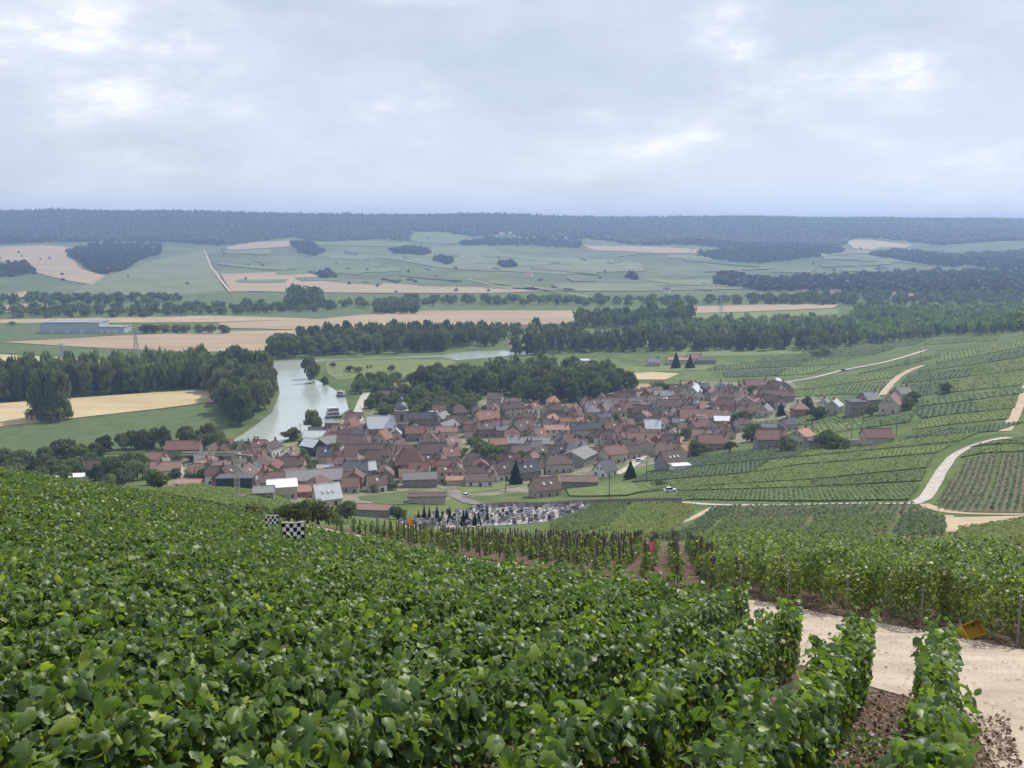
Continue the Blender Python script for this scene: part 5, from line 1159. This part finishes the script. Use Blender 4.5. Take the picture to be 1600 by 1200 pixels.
LEAFOBJ = [np_mesh("leaf", LEAF_A[0] * np.array([1, 1 + .12 * k, 1 + .8 * k]) + np.array([0, 0, 0]) + np.column_stack([np.zeros(15), np.zeros(15), rng.uniform(-.05, .05, 15)]), LEAF_A[1], [m_leaf], rnd=np.full(15, .13 * k)) for k in range(5)]

D0 = np.array([.412, .911]); P0 = np.array([.911, -.412])
PATH_N = [(0.5, -3), (1.9, 1.5), (3.35, 5.6), (4.55, 8.6), (5.6, 11.6), (5.15, 13.2), (4.75, 15.2), (4.2, 16.7), (3.5, 17.9), (1.8, 22), (-1, 30), (-5.5, 44), (-11, 60), (-15, 74), (-21, 92)]
PATH_F = [(17, -3), (14, 3), (12, 8), (10.9, 12), (9.4, 17.5), (7.1, 27), (4.5, 35), (.8, 45), (-3.6, 56), (-8.3, 67), (-11.8, 76), (-17.5, 93)]
gp = drape("gravel_path", [tuple(p) for p in PATH_N + PATH_F[::-1]], m_gravel, .9, .014, rough=.008, skirt=.05)
tag(gp, "pale gravel path running between the vine rows", "path", kind='structure')
def smooth_noise(seed, n, step):
    r = np.random.default_rng(seed); k = r.normal(size=int(n / step) + 4); return np.interp(np.arange(n) / step, np.arange(len(k)), k)
def vine_row(base, d, s0, s1, seed, label, group, H=1.0, hw=.155, dens=1.1, m=m_leaf, near_leaves=True, size=.099, loose=.8, post_end=True, rowname="vine_row", maxy=70.0, lowz=.12):
    r = np.random.default_rng(seed); perp = np.array([d[1], -d[0]])
    seg = .25; parts = {'A': [], 'B': [], 'C': []}; cand = []
    ss = np.arange(s0, s1, seg); n_all = len(ss)
    hn = smooth_noise(seed, n_all, 3) * .07 * loose; wn_ = smooth_noise(seed + 1, n_all, 3) * .16 * loose; sh = smooth_noise(seed + 2, n_all, 5) * .05
    cx_ = base[0] + d[0] * ss; cy_ = base[1] + d[1] * ss; cz_ = T(cx_, cy_)
    px, py, dep = project(cx_, cy_, cz_ + H)
    vis = (dep > .8) & (px > -140) & (px < 1740) & (py < 1360) & (cy_ < maxy)
    first = True
    for i in np.nonzero(vis)[0]:
        D = dep[i]; 
        if D < 7.5: nper, key = 880, 'A'
        elif D < 17: nper, key = 780, 'B'
        elif D < 30: nper, key = 470, 'C'
        else: nper, key = 290, 'C'
        n = int(nper * seg * dens); big = 1.0 if D < 17 else (1.2 if D < 30 else 1.4)
        s = r.uniform(0, seg, n); t = r.uniform(0, 1, n)
        hgt = H * (1 + hn[i]); lz = lowz if D < 17 or loose > 1 else .32
        # cross-section: a hedge, fuller at the top third, rounded above
        zz = np.where(t < .34, hgt * (1 - .14 * r.uniform(0, 1, n) ** 2), hgt * (lz + (.98 - lz) * r.beta(1.5, 1.1, n)))
        wmax = hw * (1 + wn_[i]) * np.interp(zz / hgt, [0, .25, .7, .92, 1.05], [.75, .95, 1.1, .95, .55])
        side = r.uniform(-1, 1, n); side = np.where(t < .34, side, np.sign(side) * np.abs(side) ** .32)
        off = side * wmax + sh[i]
        sho = r.uniform(0, 1, n) < .05 * loose; zz = np.where(sho, hgt * r.uniform(1.0, 1.2, n), zz); off = np.where(sho, off * 1.25, off)
        lx = cx_[i] + d[0] * s + perp[0] * off; ly = cy_[i] + d[1] * s + perp[1] * off
        C = np.column_stack([lx, ly, cz_[i] + zz])
        o3 = np.column_stack([perp[0] * side, perp[1] * side, np.zeros(n)])
        topw = np.interp(zz / hgt, [.6, 1.0], [.15, .9])[:, None]
        Nr = o3 * (1 - topw * .5) + np.array([0, 0, 1.0]) * (.2 + .6 * topw) + r.normal(size=(n, 3)) * .62
        Tp = o3 * .6 + r.normal(size=(n, 3)) * .7 + np.array([0, 0, -.75])
        Mx = frames(Nr, Tp); S = size * big * (.42 + .98 * r.beta(1.6, 2.0, n)); rn = r.uniform(0, 1, n) ** 1.15 * .999
        if near_leaves and D < 18:
            ap = S / D * F; ok = (np.abs(side) > .55) | (zz > .85 * hgt); qx, qy, _ = project(C[:, 0], C[:, 1], C[:, 2]); ok &= (ap > 9) & (qx > 0) & (qx < 1600) & (qy < 1200)
            for j in np.nonzero(ok)[0]: cand.append((ap[j] * r.uniform(.75, 1.0), key, len(parts[key]), j))
        parts[key].append([C, Mx, S, rn])
        # woody stems and posts are added below
    if not any(parts.values()): return None
    i0 = np.nonzero(vis)[0]; rootp = (float(cx_[i0[-1]]), float(cy_[i0[-1]]), float(cz_[i0[-1]]))
    root = thing(rowname, label, "vine row", rootp, 0, group); o0 = np.array(rootp)
    cand.sort(reverse=True); chosen = cand[:300] if near_leaves else []
    drop = {}
    for _a, key, k, j in chosen: drop.setdefault((key, k), []).append(j)
    for q, (_a, key, k, j) in enumerate(chosen):
        C, Mx, S, rn = parts[key][k]
        o = bpy.data.objects.new("leaf", LEAFOBJ[int(r.integers(5))]); COL.objects.link(o); o.parent = root
        M4 = np.eye(4); M4[:3, :3] = Mx[j] * S[j]; M4[:3, 3] = C[j] - o0; o.matrix_local = Matrix(M4.tolist())
    out = []
    for key, tpl in (('A', LEAF_A), ('B', LEAF_B), ('C', LEAF_C)):
        if not parts[key]: continue
        keep = []
        for k, (C, Mx, S, rn) in enumerate(parts[key]):
            if (key, k) in drop:
                mk = np.ones(len(C), bool); mk[drop[(key, k)]] = False; C, Mx, S, rn = C[mk], Mx[mk], S[mk], rn[mk]
            keep.append((C - o0, Mx, S, rn))
        out.append(leaves_mesh("foliage", *[np.concatenate([q[z] for q in keep]) for z in range(4)], tpl, m))
    tag(ob("foliage", join(out, "foliage", m), root), kind='stuff')
    # posts, stems
    b = MB(); any_post = False
    sv = ss[i0]; lo, hi_ = float(sv.min()), float(s1)
    k = hi_ - .05; first_p = True
    while k > lo and k > hi_ - 26:
        x, y = base[0] + d[0] * k, base[1] + d[1] * k; z = tz(x, y)
        if first_p and post_end or not first_p:
            if y < maxy: ob("post", POST, root, (x - o0[0], y - o0[1], z - o0[2]), sc=(1, 1, H / 1.35))
        first_p = False; k -= 5.5
    k = hi_ - .3; nst = 0
    while k > lo and k > hi_ - 9:
        x, y = base[0] + d[0] * k, base[1] + d[1] * k; z = tz(x, y) - o0[2]; x -= o0[0]; y -= o0[1]
        if abs(project(x + o0[0], y + o0[1], z + o0[2])[0] - 800) < 1000:
            b.tube([(x, y, z - .1), (x + r.uniform(-.05, .05), y + r.uniform(-.05, .05), z + .3), (x + r.uniform(-.1, .1), y + r.uniform(-.1, .1), z + .65)], [.035, .028, .018], 5); nst += 1
        k -= 1.1
    if nst: ob("stems", b.mesh("stems", m_stem), root)
    return root
POST = MB().box(-.025, .025, -.025, .025, -.3, 1.22).mesh("post", m_post)
def seg_cross(p, d, poly):
    """distance along p + d*s to the first crossing with a polyline"""
    best = None
    for (ax, ay), (bx, by) in zip(poly[:-1], poly[1:]):
        ex, ey = bx - ax, by - ay; det = d[0] * -ey + d[1] * ex
        if abs(det) < 1e-9: continue
        s = ((ax - p[0]) * -ey + (ay - p[1]) * ex) / det; t = (d[0] * (ay - p[1]) - d[1] * (ax - p[0])) / det
        if 0 <= t <= 1 and s > 2 and (best is None or s < best): best = s
    return best
ROW_END = PATH_N[:10] + [(-1.2, 29), (-4.8, 40), (-9, 48), (-16, 57), (-24, 66), (-45, 84)]
ORD = ["", "first", "second", "third", "fourth", "fifth", "sixth", "seventh", "eighth", "ninth", "tenth", "eleventh", "twelfth", "thirteenth", "fourteenth", "fifteenth", "sixteenth", "seventeenth", "eighteenth", "nineteenth", "twentieth"]
def ordinal(k):
    tens = {2: "twenty", 3: "thirty", 4: "forty", 5: "fifty"}
    return ORD[k] if k <= 20 else (tens[k // 10] + "-" + ORD[k % 10] if k % 10 else {30: "thirtieth", 40: "fortieth", 50: "fiftieth"}[k])
for k in range(0, 50):
    p = P0 * (.05 - 1.06 * k)
    e = {0: 13.36, 1: 13.5, 2: 15.3, 3: 16.5}.get(k)
    if e is None:
        e = seg_cross(p, D0, ROW_END); e = 78 if e is None else e - .15
    lab = "single trellised vine row reaching out alone into the pale gravel path" if k == 0 else f"dense green vine row, {ordinal(k)} beside the single row at the gravel path"
    vine_row(p, D0, -6, e, 1000 + k * 5, lab, "vine rows of the near plot", near_leaves=k < 18, maxy=68, H=.94 if k == 0 else 1.0 if k < 3 else 1.12)
# the looser trellised rows across the path
DH = np.array([.16, .987]); DH /= np.linalg.norm(DH)
pf = np.array(resample(PATH_F, .02)); nH = np.array([DH[1], -DH[0]]); offs = pf @ nH
k = 0; o_ = np.array([6.75, 28.2]) @ nH; o_init = o_
while k < 13:
    j = int(np.argmin(np.abs(offs - o_))); st = pf[j]
    if pf[j][1] < 2: break
    base = st + DH * .3
    lab = f"tall loose vine row across the gravel path, {ordinal(k + 1)} away from the bare soil plot"
    vine_row(base, DH, 0, 38, 3000 + k * 5, lab, "tall vine rows across the path", H=1.22, hw=.36, dens=1.5, m=m_leaf2, near_leaves=False, size=.084, loose=2.2, lowz=.1, post_end=False, maxy=54)
    z = tz(*st); t = POST.copy()
    ep = thing("trellis_post", f"thin metal end post of the {ordinal(k + 1)} tall vine row beside the path", "post", (st[0] + DH[0] * .05, st[1] + DH[1] * .05, z), .3 * k)
    ob("shaft", MB().tube([(0, 0, -.3), (.02, 0, 1.0)], .02, 6).mesh("shaft", m_post), ep); ob("cap", MB().box(-.04, .04, -.03, .03, 1.0, 1.02).mesh("cap", m_post), ep); ob("wire_hook", MB().box(-.05, .05, -.015, .015, .8, .83).box(-.05, .05, -.015, .015, .92, .95).mesh("wire_hook", m_post), ep)
    o_ += 1.08; k += 1
# bare plot with wooden stakes and young vines
soil_poly = [(6.5, 28.6), (12.5, 66), (4, 84), (-18, 92), (-14.6, 82), (-11.4, 76.5), (-8.0, 67.4), (-3.4, 56.4), (1.0, 45.4), (4.6, 35.4)]
tag(drape("bare_soil", soil_poly, m_soil, 1.2, .05, rough=.05, skirt=.05), "reddish brown bare soil of the young vine plot", "soil", kind='structure')
STAKE = [MB().hexa([(-.035, -.035, -.3), (.035, -.035, -.3), (.035, .035, -.3), (-.035, .035, -.3), (-.03 + t, -.03, 1.45), (.03 + t, -.03, 1.45), (.03 + t, .03, 1.45), (-.03 + t, .03, 1.45)]).mesh("stake", m_stake) for t in (0, .05, -.06)]
def young(seed, n, H):
    r = np.random.default_rng(seed); z = H * r.beta(1.3, 1.0, n) + .05; a = r.uniform(0, 6.28, n); q = .06 + .24 * np.sqrt(r.uniform(0, 1, n)) * np.interp(z / H, [0, .5, 1], [.6, 1, .6])
    C = np.column_stack([np.cos(a) * q, np.sin(a) * q, z]); Nr = np.column_stack([np.cos(a), np.sin(a), np.full(n, .8)]) + r.normal(size=(n, 3)) * .5; Tp = r.normal(size=(n, 3)) + np.array([0, 0, -.8])
    V, Fx, rn = leaves_mesh("f", C, frames(Nr, Tp), .13 * r.uniform(.6, 1.3, n), r.uniform(0, .95, n), LEAF_C, m_leaf2); return np_mesh("young_foliage", V, Fx, [m_leaf2], rnd=rn)
YF = [young(s, 170, h) for s, h in enumerate((.75, .95, 1.15, .85, 1.05))]
r = random.Random(21); n = 0; sp = np.array(soil_poly); stakes = []
on = sp @ nH
for ro in np.arange(o_init - .75, -36, -1.08):
    for s in np.arange(20, 95, 1.75):
        x, y = nH * ro + DH * s; x += r.uniform(-.06, .06); y += r.uniform(-.1, .1)
        if not inside([tuple(p) for p in soil_poly], np.array([x]), np.array([y]))[0] or y > 86: continue
        stakes.append((x, y))
stakes.sort(key=lambda p: p[1]); 
if len(stakes) > 300: stakes = [stakes[int(i * len(stakes) / 300)] for i in range(300)]
for x, y in stakes:
    h = r.uniform(.85, 1.15); k = r.randrange(5); tall = h > 1.0
    leafy = r.random() < .93; word = ["low leafy", "leafy", "high bushy", "low thin", "bushy"][k]
    t = thing("staked_vine", (f"{word} young vine on a {'tall' if tall else 'short'} dark wooden stake in the bare plot" if leafy else f"bare {'tall' if tall else 'short'} dark wooden stake in the young vine plot"), "young vine", (x, y, tz(x, y)), r.uniform(0, 6.28), "young staked vines in the bare plot")
    ob("stake", r.choice(STAKE), t, sc=(1, 1, h))
    if leafy: ob("foliage", YF[k], t, sc=r.uniform(.8, 1.15))
# dead leaves and twigs on the ground at the row ends
def litter():
    r = np.random.default_rng(8); n = 15000; s = r.uniform(6, 14.6, n); p = r.uniform(-3.2, .8, n); X = P0[0] * p + D0[0] * s; Y = P0[1] * p + D0[1] * s
    lim = np.where(p > .05, 12.3, 13.3) + r.normal(size=n) * .45; ok = s < lim; X, Y = X[ok], Y[ok]; n = len(X); Z = T(X, Y) + .03 + r.uniform(0, .03, n)
    Nr = np.column_stack([np.zeros(n), np.zeros(n), np.ones(n)]) + r.normal(size=(n, 3)) * .45; Tp = r.normal(size=(n, 3))
    V, Fx, rn = leaves_mesh("l", np.column_stack([X, Y, Z]), frames(Nr, Tp), r.uniform(.02, .065, n), r.uniform(0, 1, n), LEAF_C, None)
    m = mat("dead_leaf", (.055, .036, .027), (.27, .19, .135), 1, rough=.9, attr=True, lo=0, hi=1)
    tag(ob("dead_leaves", np_mesh("dead_leaves", V, Fx, [m], rnd=rn)), "brown dead leaves and twigs on the ground between the nearest rows", "leaf litter", kind='stuff')
    n = 5000; t = r.uniform(0, 1, n); X = 4 + 9 * r.uniform(0, 1, n); Y = r.uniform(7, 28, n); okk = inside([tuple(q) for q in PATH_N + PATH_F[::-1]], X, Y); X, Y = X[okk], Y[okk]; n = len(X)
    V, Fx, rn = leaves_mesh("l", np.column_stack([X, Y, T(X, Y) + .045]), frames(np.column_stack([np.zeros(n), np.zeros(n), np.ones(n)]) + r.normal(size=(n, 3)) * .3, r.normal(size=(n, 3))), r.uniform(.02, .06, n), r.uniform(0, 1, n), LEAF_C, None)
    tag(ob("path_debris", np_mesh("path_debris", V, Fx, [mat("pebbles", (.25, .20, .16), (.50, .44, .37), 1, attr=True, lo=0, hi=1)], rnd=rn)), "scattered pebbles and crumbs on the gravel path", "pebbles", kind='stuff')
    # weeds in the litter
    n = 420; s = r.uniform(6, 12.5, n); c = r.integers(0, 9, n); cs = r.uniform(6, 12, 9); cp = r.uniform(-1.0, -.3, 9); S_ = cs[c] + r.normal(size=n) * .15; p = cp[c] + r.normal(size=n) * .12; X = P0[0] * p + D0[0] * S_; Y = P0[1] * p + D0[1] * S_
    V, Fx, rn = leaves_mesh("l", np.column_stack([X, Y, T(X, Y) + r.uniform(.03, .14, n)]), frames(np.column_stack([np.zeros(n), np.zeros(n), np.ones(n)]) + r.normal(size=(n, 3)) * .6, r.normal(size=(n, 3))), r.uniform(.03, .07, n), r.uniform(0, 1, n), LEAF_C, None)
    tag(ob("weeds", np_mesh("weeds", V, Fx, [m_leaf], rnd=rn)), "small green weeds among the dead leaves", "weeds", kind='stuff')
litter()
# dry grass at the end of the path
def dry_grass():
    r = np.random.default_rng(12); x0, y0 = at(432, 812); n = 1500; X = x0 + r.normal(size=n) * 2.6; Y = y0 + r.normal(size=n) * 3; Z = T(X, Y); h = r.uniform(.5, 1.4, n); a = r.uniform(0, 6.28, n); ln = r.uniform(.1, .4, n)
    V = np.stack([np.column_stack([X - .05 * np.sin(a), Y + .05 * np.cos(a), Z]), np.column_stack([X + .05 * np.sin(a), Y - .05 * np.cos(a), Z]), np.column_stack([X + ln * np.cos(a), Y + ln * np.sin(a), Z + h])], 1).reshape(-1, 3)
    tag(ob("dry_grass", np_mesh("dry_grass", V, np.arange(3 * n).reshape(-1, 3), [mat("straw", (.42, .36, .16), (.5, .44, .24), .5)])), "pale yellow dry grass beside the scrub bushes", "grass", kind='stuff')
dry_grass()
# checkered flags
m_fw = mat("flag_white", (.72, .72, .70), rough=.8, trans=(.5, .5, .48), tfac=.25); m_fb = mat("flag_black", (.012, .012, .014), rough=.8)
def flag(px, py_base, dist, w, h, nx, nz, rz, label, pole):
    dx, dy, dz = ray(px, py_base); x, y = dx / dy * dist, dist; z = tz(x, y); zt = dz / dy * dist
    t = thing("checkered_flag", label, "flag", (x, y, z), rz)
    def pt(u, v): return ((u - .5) * w * (1 - .10 * (1 - v)), .05 * math.sin(u * 7 + v * 3) * (1.2 - v) + .02 * math.sin(v * 9), zt - z + v * h + .012 * math.sin(u * 9))
    for i in range(nx):
        for j in range(nz):
            b = MB()
            for a in range(2):
                for c in range(2):
                    u0, u1, v0, v1 = (i + a / 2) / nx, (i + (a + 1) / 2) / nx, (j + c / 2) / nz, (j + (c + 1) / 2) / nz
                    b.poly([pt(u0, v0), pt(u1, v0), pt(u1, v1), pt(u0, v1)])
            ob("white_square" if (i + j) % 2 else "black_square", b.mesh("flag_square", m_fw if (i + j) % 2 else m_fb), t)
    ob("hem", MB().tube([(pt(u / 8, 1.0)[0], pt(u / 8, 1.0)[1], pt(u / 8, 1.0)[2] + .02) for u in range(9)], .028, 6).mesh("hem", m_fw), t)
    for s in (0, 1): ob("pole", MB().tube([(pt(s, 1)[0], .02, -.3), (pt(s, 1)[0], .02, zt - z + h + .03)], .015, 6).mesh("pole", m_stake), t)
flag(459, 849, 33.5, .78, .72, 6, 5, .08, "black and white checkered flag raised above the near vines", 1)
flag(425, 823, 44, .62, .5, 6, 4, -.05, "smaller looking checkered flag half hidden behind the vine crest", 1)
# cloth markers, yellow crate
def rag(px, py, dist, w, h, col, label):
    dx, dy, dz = ray(px, py); x, y = dx / dy * dist, dist; z = tz(x, y); zc = dz / dy * dist - z
    t = thing("cloth_marker", label, "cloth", (x, y, z)); b = MB(); m = mat("marker_cloth", col, rough=.8, trans=tuple(c * .8 for c in col), tfac=.3)
    n = 7; nz_ = 5
    def q(i, j):
        u = i / n; v = j / nz_; wd = w * (1 - .45 * v ** 1.5) ; return ((u - .5) * wd, .05 * math.cos(u * 6.28) + .03 * math.sin(v * 7 + u * 5), zc + h * (.5 - v) + .02 * math.sin(i * 2.1))
    for i in range(n):
        for j in range(nz_): b.poly([q(i, j), q(i + 1, j), q(i + 1, j + 1), q(i, j + 1)])
    ob("cloth", b.mesh("cloth", m), t); ob("stake", MB().tube([(0, .04, -.3), (0, .04, zc + h * .6)], .025, 6).mesh("stake", m_stake), t)
    ob("knot", MB().lathe([(.01, zc + h * .45), (.05, zc + h * .5), (.03, zc + h * .62), (.005, zc + h * .66)], 8).mesh("knot", m), t)
rag(1020, 855, 37, .28, .42, (.55, .14, .20), "pink cloth tied to a stake at the edge of the bare plot")
rag(641, 816, 66, .3, .55, (.75, .30, .03), "orange cloth hung among the young staked vines")
cxp, cyp = at(1518, 997); m_yel = mat("yellow_plastic", (.55, .34, .03), rough=.45, spec=.4)
cr = thing("plastic_crate", "yellow plastic crate tipped over at the foot of the tall vine rows", "crate", (cxp, cyp, tz(cxp, cyp) + .16)); cr.rotation_euler = (R(52), R(-14), R(12)); cr.scale = (.8, .8, .8)
ob("bottom", MB().box(-.26, .26, -.17, .17, -.10, -.08).mesh("bottom", m_yel), cr)
for nm, a in (("long_side", 1), ("long_side", -1)):
    b = MB(); b.box(-.27, .27, a * .18 - .01, a * .18 + .01, -.09, .05).box(-.27, .27, a * .18 - .01, a * .18 + .01, .1, .15)
    for k in range(5): b.box(-.27 + k * .12, -.21 + k * .12, a * .18 - .009, a * .18 + .009, .05, .1)
    ob(nm, b.mesh(nm, m_yel), cr)
for a in (1, -1):
    b = MB().box(a * .27 - .01, a * .27 + .01, -.18, .18, -.09, .03).box(a * .27 - .01, a * .27 + .01, -.18, -.07, .03, .15).box(a * .27 - .01, a * .27 + .01, .07, .18, .03, .15).box(a * .27 - .01, a * .27 + .01, -.07, .07, .11, .15)
    ob("short_side", b.mesh("short_side", m_yel), cr)
# white box seen over the crest
dx, dy, dz = ray(85, 748); x, y = dx / dy * 395, 395.0
sb = thing("white_cabin", "small white cabin peeping over the vine crest", "cabin", (x, y, tz(x, y)), R(14)); hz = dz / dy * 395 - tz(x, y)
ob("wall", MB().box(-1.4, 1.4, -1.2, 1.2, -1, hz + .6).mesh("wall", WALL['white']), sb); ob("roof", MB().box(-1.6, 1.6, -1.4, 1.4, hz + .6, hz + .85).mesh("roof", ROOF['tin']), sb); ob("window", WIN_S, sb, (0, -1.2, max(.6, hz - .4)))
# ---------------------------------------------------------------- haze
hb = MB().box(-9300, 9300, -60, 9600, FLOOR - 8, 135)
m_haze = bpy.data.materials.new("haze"); m_haze.use_nodes = True; nt = m_haze.node_tree; nt.nodes.clear()
ho = nt.nodes.new("ShaderNodeOutputMaterial"); hv = nt.nodes.new("ShaderNodeVolumePrincipled")
hv.inputs['Color'].default_value = (.44, .63, 1.0, 1); hv.inputs['Density'].default_value = 1.6e-4; hv.inputs['Anisotropy'].default_value = .25
nt.links.new(hv.outputs[0], ho.inputs['Volume'])
tag(ob("haze", hb.mesh("haze", m_haze)), "thin blue summer haze filling the valley", "haze", kind='stuff')
